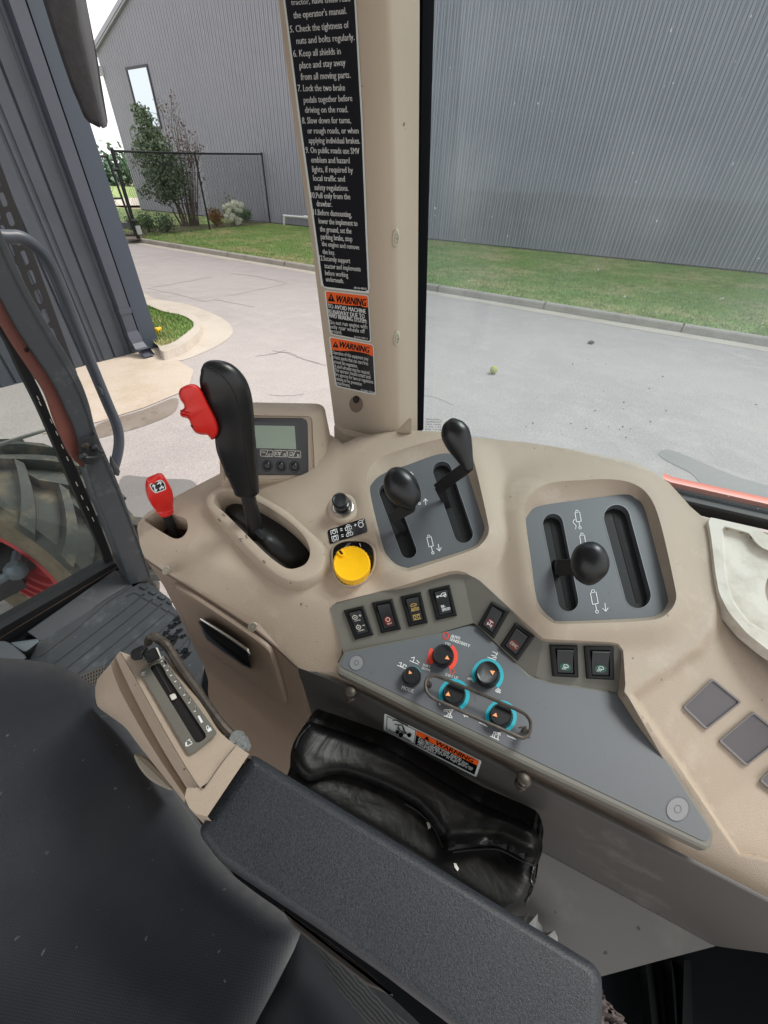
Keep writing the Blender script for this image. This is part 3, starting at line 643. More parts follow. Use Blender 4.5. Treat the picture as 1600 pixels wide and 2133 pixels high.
t, c, sc = shrub('hydrangea', 'white flowering hydrangea bush against the grey wall', 'flowering shrub', 488, 469, 17, 20, LEAFG, 400)
for u, v in r3((920, 485), (945, 470), (980, 455), (1005, 462), (1020, 480), (985, 485), (950, 500), (1000, 500), (1025, 505), (940, 520), (975, 540), (1000, 560), (1025, 570), (1010, 590), (965, 565), (935, 545), (960, 480), (1030, 470)):
    mb = MB(); bp_ = a1(Yp(c[1]-.45), u, v); mb.ball(bp_, (.13, .13, .12), 8); leaves(mb, bp_, (.17, .17, .16), 90, .05); mb.out('bloom', PETAL, t, smooth=None, fix=False)
mb = MB()
for k in range(46):
    xx = 66 + rng.random()*75; yy = 132 + rng.random()*40; h = rng.uniform(4, 9); leaves(mb, (xx, yy, h*.5), (5, 5, h*.6), 130, .9)
tag(mb.out('distant_trees', FARG, smooth=None, fix=False), kind='stuff')
t = thing('power_line', 'two thin overhead wires crossing the pale sky', 'power line', (60, 100, 0))
for va, vb in ((278, 281), (290, 293)):
    mb = MB(); A, B = a1(Yp(100), 120, va), a1(Yp(100), 420, vb); mb.tube([A*(1-s)+B*s - np.array([0, 0, 1.2*4*s*(1-s)]) for s in np.linspace(0, 1, 12)], .035, 5); mb.out('wire', mat('wire', (120, 122, 126), .6), t)
# ================================================================== THE FRONT OF THE TRACTOR, outside the cab
class Hit:                                             # first surface of a built mesh met along the ray
    def __init__(s, *obs, off=.0006):
        from mathutils.bvhtree import BVHTree
        s.tr = []; s.off = off
        for o in obs:
            me = o.data; s.tr.append(BVHTree.FromPolygons([v.co.copy() for v in me.vertices], [tuple(p.vertices) for p in me.polygons]))
    def t(s, uv):
        D = Wn(uv); out = []
        for d in D:
            b = 9.0
            for tr in s.tr:
                h = tr.ray_cast(Vector(EYE), Vector(d))
                if h[0] is not None: b = min(b, h[3])
            out.append(b)
        out = np.array(out); bad = out > 8.9
        if bad.any() and (~bad).any(): out[bad] = np.median(out[~bad])
        return out - s.off
def blob(mb, loop, pl, front, back, r, i=0, n=5):      # a solid with rounded edges: loop (pixels) is its widest outline on pl
    rings = []
    for k in range(n): th = math.pi/2*k/n; rings.append(at(pl.off(-back*math.cos(th)), inset(loop, r*(1-math.sin(th)))))
    rings.append(at(pl, loop))
    for k in range(1, n+1): th = math.pi/2*k/n; rings.append(at(pl.off(front*math.sin(th)), inset(loop, r*(1-math.cos(th)))))
    mb.loft(rings, True, True, True, i); return mb
TC = np.array([.29, 2.5, .62]); ST = R_(18)
def steer(V): V = np.asarray(V, float) - TC; c, s_ = math.cos(ST), math.sin(ST); return np.stack([V[:, 0]*c - V[:, 1]*s_, V[:, 0]*s_ + V[:, 1]*c, V[:, 2]], 1) + TC
t = thing('front_axle', 'greasy front axle with large lugged tyre and red rim seen through the windscreen', 'axle', (TC[0], TC[1], 0))
mb = MB(); prof = [(-.20, .29), (-.225, .40), (-.215, .51), (-.18, .545), (-.09, .565), (0, .572), (.09, .565), (.18, .545), (.215, .51), (.225, .40), (.20, .29)]
rings = []
for k in range(73):
    th = 2*math.pi*k/72; rings.append(np.array([(TC[0]+s, TC[1]+r*math.cos(th), TC[2]+r*math.sin(th)) for s, r in prof]))
V = np.vstack(rings); F = []; I = []
for k in range(72):
    for j in range(len(prof)-1):
        a = k*len(prof)+j; F.append((a, a+1, a+1+len(prof), a+len(prof))); I.append(1 if j < 2 else 0)
tm = MB(); tm.V = [tuple(v) for v in V]; tm.F = F; tm.I = I
for k in range(34):
    sd = 1 if k % 2 else -1; a0 = 2*math.pi*k/34; rr = []
    for q in np.linspace(0, 1, 7):
        s = sd*(-.02 + .235*q); th = a0 + .58*q - .12*q*q; wd = .030 + .012*q; base = .565 - .05*max(0, q-.6)*2.2; h = .055 - .006*q
        ring = []
        for dt, rr_ in ((-wd*1.25, base-.02), (-wd*.8, base+h+.012), (wd*.8, base+h+.012), (wd*1.25, base-.02)):
            tt = th + dt/base; ring.append((TC[0]+s, TC[1]+rr_*math.cos(tt), TC[2]+rr_*math.sin(tt)))
        rr.append(np.array(ring))
    tm.loft(rr, True, True, True, 0)
tm.V = [tuple(p) for p in steer(tm.V)]; wh = tm.out('wheel', [TYRE, TYRED], t, smooth=25)
rm = MB(); rings = []
for s, r in ((-.19, .30), (-.205, .262), (-.20, .252), (-.185, .246), (-.18, .232), (-.165, .226), (-.16, .20), (-.14, .19), (-.135, .17), (-.11, .15), (-.11, .05)):
    rings.append(np.array([(TC[0]+s, TC[1]+r*math.cos(a), TC[2]+r*math.sin(a)) for a in np.linspace(0, 2*math.pi, 48, endpoint=False)]))
rm.loft([steer(r_) for r_ in rings], True, False, True); rm.out('rim', mat('rim red', (160, 40, 42), .4), wh)
mb = MB(); hb0 = TC - np.array([.2, -.05, 0]); mb.box((-.7, 2.46, .52), (hb0[0]-.06, 2.62, .70)); mb.tube([hb0 - np.array([.1, 0, 0]), hb0 + np.array([.12, .02, 0])], .11, 14); mb.tube([hb0 - np.array([.05, 0, .16]), hb0 - np.array([.05, 0, -.24])], .07, 12)
for k in range(7): mb.ball(hb0 + np.array([-.10 + .03*rng.random(), -.12 + .05*rng.random(), .02 + .045*k]), .028, 8)
mb.box(hb0 + np.array([-.14, -.20, -.06]), hb0 + np.array([.0, -.02, .03])); mb.out('beam', mat('greasy iron', (30, 32, 36), .5, var=.3, vscale=20), t)
jb = a1(Yp(2.2), 34, 1188)
MB().tube([jb + np.array([-.9, 0, -.06]), jb], .022, 10).ball(jb, .05, 12).tube([jb, jb + np.array([.06, .12, .0])], .03, 8).out('steering_link', mat('link grey', (84, 92, 100), .45, metal=.3), t)
mb = MB(); mb.box((-.9, 2.9, .9), (.02, 4.4, 1.3)); mb.out('frame_block', mat('greasy iron', (30, 32, 36), .5), t)
# perforated guard
t = thing('perforated_guard', 'black perforated metal guard with slotted holes beyond the front pillar', 'guard', (.4, 1.75, 1.7))
P = Yp(1.75); ga, gb = np.array([0, 337.]), np.array([160, 775.]); ge = (gb-ga)/np.linalg.norm(gb-ga); gn = np.array([-ge[1], ge[0]])
def gq(s, d): return ga + ge*s + gn*d
gb_ = [gq(-260, 0), gq(470, 0), gq(440, 22), gq(250, 110), gq(120, 150), gq(-260, 150)]; holes = []
for c in range(6):
    for k in range(17):
        s0 = -240 + 43*k + (21 if c % 2 else 0); d0 = 14 + 23*c
        hq = np.array([gq(s0-4, d0-4), gq(s0+35, d0-4), gq(s0+35, d0+16), gq(s0-4, d0+16)])
        if inside(hq, gb_).all(): holes.append(rounded([gq(s0, d0), gq(s0+31, d0), gq(s0+31, d0+12), gq(s0, d0+12)], 5.5, 2))
sheet('plate', gb_, P, mat('guard black', (26, 27, 30), .5), t, holes=holes, thick=.003, hole_depth=.003, down=(0, 1, 0))
# mirror
t = thing('wing_mirror', 'dark backed wing mirror hanging outside at the upper left', 'mirror', (.9, 1.6, 2.6))
P = Yp(1.6); m0 = r4((330, -250), (380, 0), (470, 290), (560, 560), (640, 790), (690, 900), (740, 1030), (785, 1085), (890, 1140), (915, 1120), (830, 760), (700, 200), (640, -250))
mb = MB(); blob(mb, resample(m0, 60), P, .012, .05, 9); mb.out('housing', mat('mirror back', (32, 32, 35), .85, var=.4, vscale=60, bump=.4, bscale=300), t)
m1 = r4((640, -250), (745, -250), (760, 0), (830, 380), (870, 640), (890, 800), (950, 1080), (955, 1120), (925, 1145), (890, 1140), (860, 1000), (790, 700), (690, 270), (640, 0))
mb = MB(); blob(mb, resample(m1, 60), P.off(-.03), .02, .02, 5); mb.out('rim', mat('mirror rim', (86, 87, 92), .5), t)
m2 = r4((775, -250), (765, 0), (860, 480), (905, 760), (962, 1100), (940, 1150), (925, 1140), (880, 850), (820, 450), (740, 0), (740, -250))
mb = MB(); blob(mb, resample(m2, 60), P.off(-.04), .01, .01, 2); mb.out('glass_edge', mat('mirror edge', (30, 30, 33), .5), t)
# ================================================================== THE CAB
# front pillar with grab rail and latch
t = thing('front_pillar', 'grey curved front cab pillar with an outside grab rail and door latch', 'pillar', (.36, 1.3, 1.0))
PY = Yp(1.27)
gr_r = zB((-160, -250), (-40, 30), (30, 190), (150, 440), (330, 740), (400, 900), (440, 1050), (530, 1260), (600, 1450), (680, 1685), (692, 1712))
gr_l = zB((592, 1738), (480, 1450), (420, 1300), (350, 1060), (300, 940), (230, 800), (100, 610), (0, 430), (-160, 130))
loop = np.vstack([spline(gr_r, 4), spline(gr_l, 4)]); sheet('post', loop, PY, PAINTG, t, step=None, thick=.05, down=(0, 1, 0), bev=3)
gm = zB((-160, 30), (-20, 170), (0, 200), (100, 430), (300, 800), (360, 940), (420, 1100), (500, 1320), (580, 1520), (660, 1722), (640, 1728), (560, 1540), (480, 1330), (400, 1110), (340, 950), (290, 830), (80, 450), (-20, 225), (-160, 60))
mb = MB(); ribbons(mb, PY.off(.002), [spline(zB((-10, 165), (40, 290), (150, 500), (320, 790), (385, 930), (435, 1080), (530, 1300), (620, 1530), (680, 1700)), 4)], 2.2); mb.out('edge_line', mat('edge dark', (38, 42, 46), .5), t, smooth=None, fix=False)
og_r = zB((-160, 140), (0, 440), (100, 615), (230, 805), (300, 945), (352, 1065), (410, 1200)); og_l = zB((395, 1215), (330, 1160), (260, 1010), (210, 870), (130, 745), (60, 640), (0, 540), (-160, 290))
sheet('painted_flange', np.vstack([spline(og_r, 4), spline(og_l, 4)]), PY.off(-.012), REDP, t, thick=.02, down=(0, 1, 0))
c = zB((122, 672))[0]; mb = MB(); patch(mb, PY.off(-.011), arc(c, 5, 5.5)[:-1]); mb.out('bolt_hole', VOID, t, smooth=None, fix=False)
lp = zB((352, 1085), (380, 1070), (420, 1060), (428, 1040), (436, 1050), (465, 1130), (470, 1150), (440, 1180), (420, 1192), (380, 1188), (360, 1150), (355, 1110))
mb = MB(); blob(mb, resample(rounded(lp, 3), 50), PY.off(.006), .006, .008, 2)
lt = mb.out('latch', mat('latch iron', (40, 43, 46), .45, metal=.4), t)
PL_ = PY.off(.016)
mb = MB(); mb.tube([a1(PY.off(.01), *zB((375, 1155))[0]), a1(PY.off(.035), *zB((395, 1162))[0]), a1(PY.off(.04), *zB((440, 1160))[0]), a1(PY.off(.04), *zB((466, 1138))[0]), a1(PY.off(.01), *zB((430, 1115))[0])], .0045, 8)
mb.ball(a1(PY.off(.012), *zB((430, 1115))[0]), .012, 10); mb.ball(a1(PY.off(.012), *zB((378, 1155))[0]), .013, 10); mb.out('striker', mat('latch iron', (40, 43, 46), .45), lt)
mb = MB(); mb.ball(a1(PY.off(.012), *zB((390, 1108))[0]), (.011, .004, .011), 12); mb.out('screw', STEEL, lt)
rail = spline(zB((-120, 120), (-40, 150), (20, 160), (90, 162), (150, 195), (200, 245), (240, 312), (280, 405), (330, 530), (390, 680), (440, 800), (490, 920), (528, 1010), (540, 1080), (532, 1150), (515, 1210)), 5)
PR = np.array([a1(Yp(1.34 + .03*math.sin(math.pi*k/len(rail))), *p) for k, p in enumerate(rail)])
MB().tube(PR, .0148, 14).out('grab_rail', PAINTR, t)
mb = MB(); blob(mb, resample(zB((500, 1150), (545, 1220), (540, 1245), (520, 1240), (495, 1175)), 24), Yp(1.31), .006, .006, 2); blob(mb, resample(zB((438, 832), (465, 850), (470, 878), (450, 880), (440, 865)), 20), Yp(1.345), .006, .006, 2); mb.out('rail_bracket', PAINTG, t)
# windscreen
t = thing('windscreen', 'tinted windscreen with thick black rubber edge beside the front pillar', 'windscreen', (0, 1.38, 1.1))
PW = Yp(1.375)
wl = [(-200, 1455), (8, 1312), (238, 1172), (215, 1120), (150, 940), (112, 850), (66, 760), (20, 670), (-60, 540), (-200, 330)]
sheet('pane', wl, PW, GLW, t, thick=.004, down=(0, 1, 0))
so_ = np.vstack([spline(zB((-170, 330), (0, 545), (60, 650), (130, 755), (190, 870), (250, 1015), (330, 1170), (400, 1330), (470, 1500), (530, 1660)), 4), spline(zB((505, 1690), (440, 1545), (330, 1300), (240, 1090), (170, 930), (90, 770), (0, 590), (-170, 380)), 4)])
sheet('seal', so_, PW.off(.012), RUB, t, thick=.02, down=(0, 1, 0), bev=3)
fr = np.vstack([spline(zB((300, 1235), (350, 1355), (420, 1510), (455, 1590), (470, 1640)), 3), spline(zB((440, 1640), (385, 1560), (290, 1330), (225, 1170), (190, 1075)), 3)])
mb = MB()
for k, (x, y) in enumerate(zB((172, 890), (182, 915), (232, 995), (258, 1050), (283, 1110), (306, 1165), (348, 1280), (372, 1340), (398, 1390), (422, 1440))): ribbons(mb, PW.off(.0132), [[(x-2, y-4), (x+2, y+4)]], 1.8)
mb.out('print_dash', WHT2, t, smooth=None, fix=False)
sill = [(-200, 1478), (8, 1330), (250, 1186), (240, 1172), (8, 1306), (-200, 1445)]
sheet('sill', sill, PW.off(.03), RUB, t, thick=.06, down=(0, 1, 0), bev=2)
mb = MB(); ribbons(mb, PW.off(.031), [[(-200, 1466), (12, 1322), (244, 1181)]], 2.2); mb.out('sill_edge', mat('rust edge', (78, 66, 58), .7), t, smooth=None, fix=False)
mb = MB(); pa, pb = a1(PW.off(-.03), -60, 945), a1(PW.off(-.03), 125, 886); mb.tube([pa*(1-s)+pb*s for s in np.linspace(0, 1, 60)], [.0052 + .0008*(k % 2) for k in range(60)], 8); mb.out('wire_cord', mat('pale cord', (176, 176, 168), .5), t)
# cab floor and mat
FZ = -1.15
fl = [(-300, 1500), (8, 1322), (245, 1184), (306, 1222), (345, 1240), (380, 1300), (430, 1400), (560, 1540), (1350, 2030), (1900, 2300), (1900, 2600), (-500, 2600)]
v, F, _ = cdt(gp(*fl, z=CZ+FZ-.02), [], None)
tag(mesh('cab_floor', *(lambda mb: (mb.V, mb.F))((lambda mb: mb.loft([np.c_[v[:len(fl)], np.full(len(fl), CZ+FZ-.06)], np.c_[v[:len(fl)], np.full(len(fl), CZ+FZ-.02)]]).add(np.c_[v, np.full(len(v), CZ+FZ-.02)], F))(MB())), mat('floor black', (18, 20, 22), .8, spec=.1), smooth=None, fix=True), kind='structure')
t = thing('floor_mat', 'dark grey ribbed rubber floor mat with wet patches by the console', 'mat', tuple(a1(Zp(FZ), 250, 1300)))
FM = Zp(FZ); ml = r5((205, 968), (300, 900), (870, 500), (985, 590), (1005, 628), (1060, 600), (1130, 600), (1290, 720), (1300, 760), (1400, 890), (1450, 1020), (1540, 1200), (1520, 1370), (1700, 1700), (1500, 2100), (300, 2100), (-100, 1500), (230, 1170), (300, 1030))
base = sheet('mat_base', ml, FM, MAT_, t, thick=.015)
mb = MB()
for ln in (((400, 1215), (1040, 725), (1055, 695), (1010, 672), (960, 700)), ((495, 1250), (1105, 765), (1120, 735), (1075, 708)), ((590, 1285), (1175, 800), (1190, 770), (1145, 742)), ((800, 1215), (1240, 845), (1258, 812), (1215, 782)), ((880, 1250), (1310, 880), (1330, 848), (1285, 818)), ((900, 1330), (1390, 940)), ((1330, 1140), (1420, 1020), (1440, 1035), (1420, 1100), (1380, 1190)), ((1180, 1330), (1400, 1150))):
    ribbons(mb, FM.off(.0015), [spline(r5(*ln), 3) if len(ln) > 2 else r5(*ln)], 1.6)
mb.out('groove', GROOVE, t, smooth=None, fix=False)
mb = MB()
for q in ((1050, 628, 1115, 650), (1115, 664, 1185, 690), (1182, 700, 1255, 727), (1255, 738, 1310, 762)):
    x0, y0, x1, y1 = q; blob(mb, resample(rounded(r5((x0, y0), (x0+28, y0-12), (x1+5, y1-22), (x1-18, y1)), 2), 16), FM, .006, .002, 2)
mb.out('pad', mat('mat pad', (46, 50, 55), .6), t)
fd = r5((260, 1165), (560, 930), (760, 760), (1000, 608), (990, 630), (830, 730), (600, 930), (330, 1140))
mb = MB(); patch(mb, FM.off(.002), fd); mb.out('fold', mat('mat fold', (47, 50, 51), .6), t, smooth=None, fix=False)
hl = r5((215, 968), (870, 500), (975, 590), (990, 605), (760, 745), (420, 1020), (300, 1032))
surf = P3(*(a1(FM.off(.002), *p) - EYE for p in r5((300, 1032), (990, 605))), a1(FM, *r5((520, 730))[0]) - EYE + np.array([0, .02, .06]))
sheet('raised_lip', hl, surf, MAT_, t, thick=.01)
mb = MB()
for c in r5((1250, 980), (1300, 925), (1340, 870), (1355, 960), (1385, 1000), (1300, 1060), (1330, 1120), (1395, 1110), (1245, 1060), (1410, 1140), (1280, 1010), (1215, 1090), (1320, 1010), (1350, 900)):
    r = rng.uniform(3, 8); a = np.linspace(0, 2*math.pi, 14, endpoint=False); rr = r*rng.uniform(.5, 1.3, 14); patch(mb, FM.off(.0022), np.stack([c[0]+rr*np.cos(a)*1.5+rr*np.sin(a)*.4, c[1]+rr*np.sin(a)*.7-rr*np.cos(a)*.8], 1))
mb.out('wet_patch', WET, t, smooth=None, fix=False)
wf = r5((610, 1300), (780, 1225), (810, 1250), (760, 1320), (720, 1430), (680, 1440))
mb = MB(); patch(mb, FM.off(.003), wf, 0)
for k in range(9):
    s = k/8; A, B, C, D = [np.array(p) for p in r5((612, 1302), (790, 1230), (760, 1410), (640, 1440))]
    ribbons(mb, FM.off(.005), [[A*(1-s)+B*s, D*(1-s)+C*s]], 2.2, i=1)
    if k < 7: s = k/6; ribbons(mb, FM.off(.005), [[A*(1-s)+D*s, B*(1-s)+C*s]], 2.2, i=1)
mb.out('waffle_tread', [VOID, mat('waffle', (84, 80, 74), .7)], t, smooth=None, fix=False)
t = thing('pedal_bracket', 'dark grey metal bracket beside the windscreen foot and the seat', 'bracket', tuple(a1(FM, 20, 1370)))
mb = MB(); blob(mb, resample(rounded(r5((-200, 1050), (40, 1035), (90, 1060), (215, 1165), (150, 1200), (-200, 1200)), 8), 40), Zp(FZ+.09), .01, .08, 4); mb.out('plate', mat('bracket grey', (58, 63, 68), .5), t)
mb = MB(); blob(mb, resample(rounded(r5((70, 1050), (290, 1020), (305, 1040), (190, 1130), (110, 1080)), 8), 30), Zp(FZ+.07), .01, .05, 2); mb.out('arm', mat('bracket blue', (70, 80, 86), .5), t)
# ------------------------------------------------------------------ control console
A = Pl((-.27, -.04, 1), (0, 0, -.561/1.0)); A.k = -.561/np.linalg.norm([-.27, -.04, 1]); AN = A.n
def rel(pl, u, v): return a1(pl, u, v) - EYE
G2 = rel(Zp(-.545), 620, 1390)
UPL = P3(rel(A, 290, 1120), rel(A, 690, 1265), G2)
e2 = rel(Zp(-.53), 1600, 1878); _d = e2 - G2; VPL = Pl((-_d[1], _d[0], 0), G2); VPL = VPL.off(.002); D1 = VPL.off(-.003)
KP = Pl((-.14, -.02, 1), (.216, .195, -.510))
pod1o = spline([(765, 1030), (763, 1000), (771, 974), (792, 953), (850, 932), (918, 914), (955, 915), (976, 935), (991, 975), (1016, 1085), (1018, 1110), (1005, 1131), (980, 1147), (862, 1187), (842, 1189), (820, 1182), (800, 1162), (788, 1135)], 5, True)
pod1p = spline([(772, 1030), (777, 1005), (800, 986), (850, 968), (910, 947), (942, 946), (960, 960), (975, 990), (1007, 1090), (1008, 1108), (998, 1127), (980, 1142), (860, 1180), (845, 1182), (825, 1175), (807, 1157), (797, 1135)], 5, True)
pod2o = spline([(1090, 1064), (1097, 1041), (1122, 1016), (1157, 1004), (1210, 1000), (1270, 998), (1319, 1007), (1353, 1034), (1376, 1090), (1405, 1217), (1408, 1251), (1391, 1277), (1360, 1291), (1260, 1297), (1169, 1299), (1146, 1293), (1120, 1266), (1107, 1200), (1093, 1109)], 5, True)
pod2p = spline([(1096, 1090), (1101, 1071), (1124, 1054), (1210, 1041), (1300, 1030), (1322, 1037), (1341, 1056), (1362, 1130), (1390, 1240), (1390, 1259), (1375, 1277), (1349, 1286), (1260, 1291), (1169, 1294), (1150, 1289), (1127, 1266), (1116, 1238), (1107, 1170)], 5, True)
rim_far = np.array([(690, 905), (715, 925), (742, 911), (790, 902), (850, 896), (915, 899), (1000, 912), (1100, 922), (1200, 937), (1262, 951), (1319, 962), (1356, 979), (1394, 1006), (1416, 1030), (1439, 1056), (1465, 1078), (1485, 1082), (1600, 1110), (1760, 1150)], float)
front_rim = np.array([(288, 1112), (285, 1098), (290, 1086), (307, 1068), (362, 1036), (461, 985), (560, 935), (690, 905)], float)
blankR = np.array([(1308, 1443), (1426, 1360), (1452, 1345), (1472, 1312), (1487, 1266), (1495, 1200), (1492, 1140), (1500, 1100), (1900, 1200), (1900, 1900), (1600, 1797), (1536, 1784)], float)
def relief(uv):
    uv = np.asarray(uv, float); r = np.zeros(len(uv))
    for lp, h, wd in ((pod1o, .018, 62), (pod2o, .018, 70)):
        lp = lp[::3]; d = seg_dist(uv, lp); d[inside(uv, lp)] = 0; r = np.maximum(r, h*(1 - sstep(d/wd)))
    k = inside(uv, blankR); d = seg_dist(uv, blankR[:8], False); df = seg_dist(uv, blankR[:8], False); db = seg_dist(uv, blankR[[0, 11, 10, 9]], False); r -= np.where(k, (.014*sstep(d/30) + .052*np.clip(df/300, 0, 1))*sstep(db/9), 0)
    d = seg_dist(uv, rim_far, False); r -= np.where(d < 26, .020*(1 - np.sqrt(np.clip(1 - (1-np.clip(d, 0, 26)/26)**2, 0, 1))), 0)
    d = seg_dist(uv, front_rim, False); r -= np.where(d < 16, .010*(1 - np.sqrt(np.clip(1 - (1-np.clip(d, 0, 16)/16)**2, 0, 1))), 0)
    return r
class Shell:
    def t(s, uv):
        r = relief(uv); return smax(smax(A.t(uv) - r, UPL.t(uv), .006), VPL.t(uv), .006)
    def toeye(s): return AN
class Lift:                                            # a surface raised d metres towards the eye
    def __init__(s, b, d): s.b, s.d = b, d
    def t(s, uv): return s.b.t(uv) - s.d
    def toeye(s): return s.b.toeye()
SH = Shell()
con = thing('control_console', 'beige moulded side console with grey lever plates, switch rows and dial panel', 'control console', tuple(rel(Zp(-1.15), 470, 1500) + EYE))
g_base = spline(z5((540, 1110), (560, 1060), (640, 1000), (700, 972), (770, 975), (900, 1035), (1000, 1092), (1150, 1180), (1250, 1262), (1360, 1360), (1440, 1435), (1480, 1510), (1482, 1600), (1440, 1690), (1350, 1757), (1240, 1783), (1130, 1765), (1050, 1722), (950, 1632), (840, 1515), (680, 1335), (570, 1195)), 5, True)
g_to = spline(z5((556, 1108), (577, 1055), (650, 1004), (705, 985), (770, 990), (905, 1050), (1000, 1105), (1145, 1190), (1240, 1275), (1340, 1370), (1405, 1440), (1430, 1505), (1425, 1570), (1385, 1645), (1310, 1690), (1230, 1705), (1150, 1690), (1070, 1645), (970, 1560), (850, 1440), (690, 1270), (580, 1170)), 5, True)
g_ti = spline(z5((600, 1100), (615, 1058), (655, 1030), (705, 1022), (770, 1035), (890, 1085), (985, 1135), (1085, 1195), (1180, 1265), (1265, 1345), (1315, 1420), (1332, 1490), (1325, 1540), (1295, 1585), (1240, 1612), (1175, 1620), (1110, 1592), (1010, 1515), (890, 1400), (760, 1270), (680, 1192), (620, 1140)), 5, True)
small_hole = spline(z5((75, 1250), (110, 1217), (165, 1185), (230, 1192), (330, 1215), (388, 1240), (405, 1285), (398, 1335), (362, 1378), (315, 1390), (265, 1372), (160, 1308)), 4, True)
T_top = rounded([(688, 1266), (696, 1256), (830, 1222), (936, 1190), (962, 1188), (1000, 1210), (1132, 1331), (1285, 1338), (1298, 1350), (1304, 1442)], 5)
panel_hole = np.vstack([T_top, rounded([(1304, 1443), (1475, 1745), (1440, 1752), (1100, 1582), (900, 1484), (716, 1392), (700, 1375), (716, 1360), (688, 1268)], 3)[4:-5]])
strip_low = [(1900, 2040), (1750, 1956), (1600, 1878), (1426, 1788), (1100, 1624), (996, 1585-9), (900, 1521), (795, 1467), (726, 1432), (680, 1411)]
strip_low[5] = (996, 1571)
shell_b = np.vstack([front_rim[:-1], rim_far, [(1900, 1200)], strip_low, [(620, 1390), (575, 1347), (525, 1306), (430, 1243), (345, 1191), (300, 1160), (292, 1135)]])
shell_b = resample(shell_b, 420)
k_mid = resample(.5*(resample(g_base, 100) + resample(g_ti, 100)), 90)
holes = [k_mid, resample(small_hole, 50), resample(panel_hole, 120), resample(pod1o, 90), resample(pod2o, 100)]
gb0 = resample(blankR[[0, 11, 10, 9]], 170, False); gt0 = resample(blankR[:8], 90, False)
def shifted(p, d): e = np.gradient(p, axis=0); e /= np.linalg.norm(e, axis=1, keepdims=True); return p + np.stack([-e[:, 1], e[:, 0]], 1)*d
v, F, loops = cdt(shell_b, holes, 7.5, [shifted(gb0, k) for k in (.5, -2.5, -5, -7.5, -10)] + [gt0]); V = at(SH, v); F = orient(V, F); mb = MB().add(V, F)
b = at(SH, loops[0]); mb.loft([b, b - AN*.012 + UP*0, b - AN*.03])
hh = at(SH, loops[2]); hc = hh.mean(0); mb.loft([hh, hh*.985 + hc*.015 - AN*.003, hh*.97 + hc*.03 - AN*.07])
hh = at(SH, loops[3]); mb.loft([hh, hh - AN*.03])
for o_, p_, lp in ((pod1o, pod1p, loops[4]), (pod2o, pod2p, loops[5])):
    n = len(lp); a = at(SH, lp); pl = A.off(-.006); q = resample(p_, 4*n)
    # match each rim point with the plate point nearest along the outline
    j = np.argmin(np.linalg.norm(q - lp[0], axis=1)); q = np.roll(q, -j, 0)
    if area(q)*area(lp) < 0: q = np.roll(q[::-1], 1, 0)
    b = at(pl, resample(q, n)); mb.loft([a, a*.93 + b*.07 - AN*.0006, a*.82 + b*.18 - AN*.002, b])
sh = mb.out('top_shell', TAN, con, smooth=50, fix=False)
MB().loft([at(A.off(-.05), inset(small_hole, -3)), at(A.off(-.052), inset(small_hole, 25))], True, False, True).out('hollow_floor', RUST, con)
# collar round the main lever: ridge and inner wall
n = 110; lb, lo_, li = resample(g_base, n), resample(g_to, n), resample(g_ti, n)
a = at(SH, lb) - AN*.002; o1 = at(A.off(.016), lo_); i1 = at(A.off(.016), li); ic = i1.mean(0); md = .5*(o1+i1) + AN*.0025
mb = MB(); mb.loft([a, a*.7+o1*.3 + AN*.004, a*.25+o1*.75 + AN*.005, o1 + AN*.001, md, i1 + AN*.001, i1*.99+ic*.01 - AN*.003, i1*.96 + ic*.04 - AN*.075])
gs = mb.out('lever_collar', TAN, con, smooth=60, fix=False)
HG = Hit(gs, off=.0005)
EMB = mat('moulded letter', (118, 104, 92), .5)
for s, (x, y), (x2, y2), h in (('H', (650, 1262), (690, 1215), 7), ('N', (805, 1415), (860, 1385), 7), ('L', (985, 1580), (1030, 1545), 7)): mb = MB(); text(mb, HG, s, *z5((x, y), (x2, y2)), 8, bold=.3); mb.out('range_letter', EMB, con, smooth=None, fix=False)
# side panel and storage door
G1 = rel(UPL, 300, 1160); lowp = rel(Xp(.135), 500, 1560); SP = P3(G1, G2, lowp)
side_b = resample([(299, 1160), (345, 1192), (430, 1244), (525, 1306), (575, 1348), (622, 1391), (640, 1480), (655, 1560), (700, 1750), (520, 1750), (432, 1447), (433, 1418), (422, 1384), (398, 1340), (385, 1311), (359, 1258), (340, 1221), (306, 1171)], 160)
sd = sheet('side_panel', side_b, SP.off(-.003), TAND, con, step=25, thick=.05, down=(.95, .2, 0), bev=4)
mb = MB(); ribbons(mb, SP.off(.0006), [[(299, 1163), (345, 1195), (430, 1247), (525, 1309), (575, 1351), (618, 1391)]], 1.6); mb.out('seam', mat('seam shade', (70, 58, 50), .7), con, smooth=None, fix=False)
door = np.vstack([spline(q4((297, 312), (310, 306), (480, 410), (700, 555), (840, 650), (960, 735), (1055, 815), (1085, 870)), 3), spline(q4((1110, 950), (1150, 1080), (1190, 1225), (1185, 1245), (1165, 1248)), 3), spline(q4((1070, 1185), (850, 1025), (660, 890), (520, 795), (440, 690)), 3)])
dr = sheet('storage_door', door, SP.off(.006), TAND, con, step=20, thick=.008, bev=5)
hb = q4((500, 592), (518, 578), (535, 572), (620, 625), (760, 715), (870, 792), (895, 812), (910, 850), (936, 955), (932, 968), (918, 970), (860, 945), (700, 835), (572, 738), (545, 690), (525, 635))
mb = MB(); blob(mb, resample(hb, 60), SP.off(.012), .010, .008, 4); hd = mb.out('handle', BLKG, dr)
mb = MB(); mb.tube(at(SP.off(.021), spline(q4((528, 570), (620, 628), (760, 718), (870, 795), (900, 818), (915, 845)), 3)), .0022, 8); mb.out('handle_trim', CHR, hd)
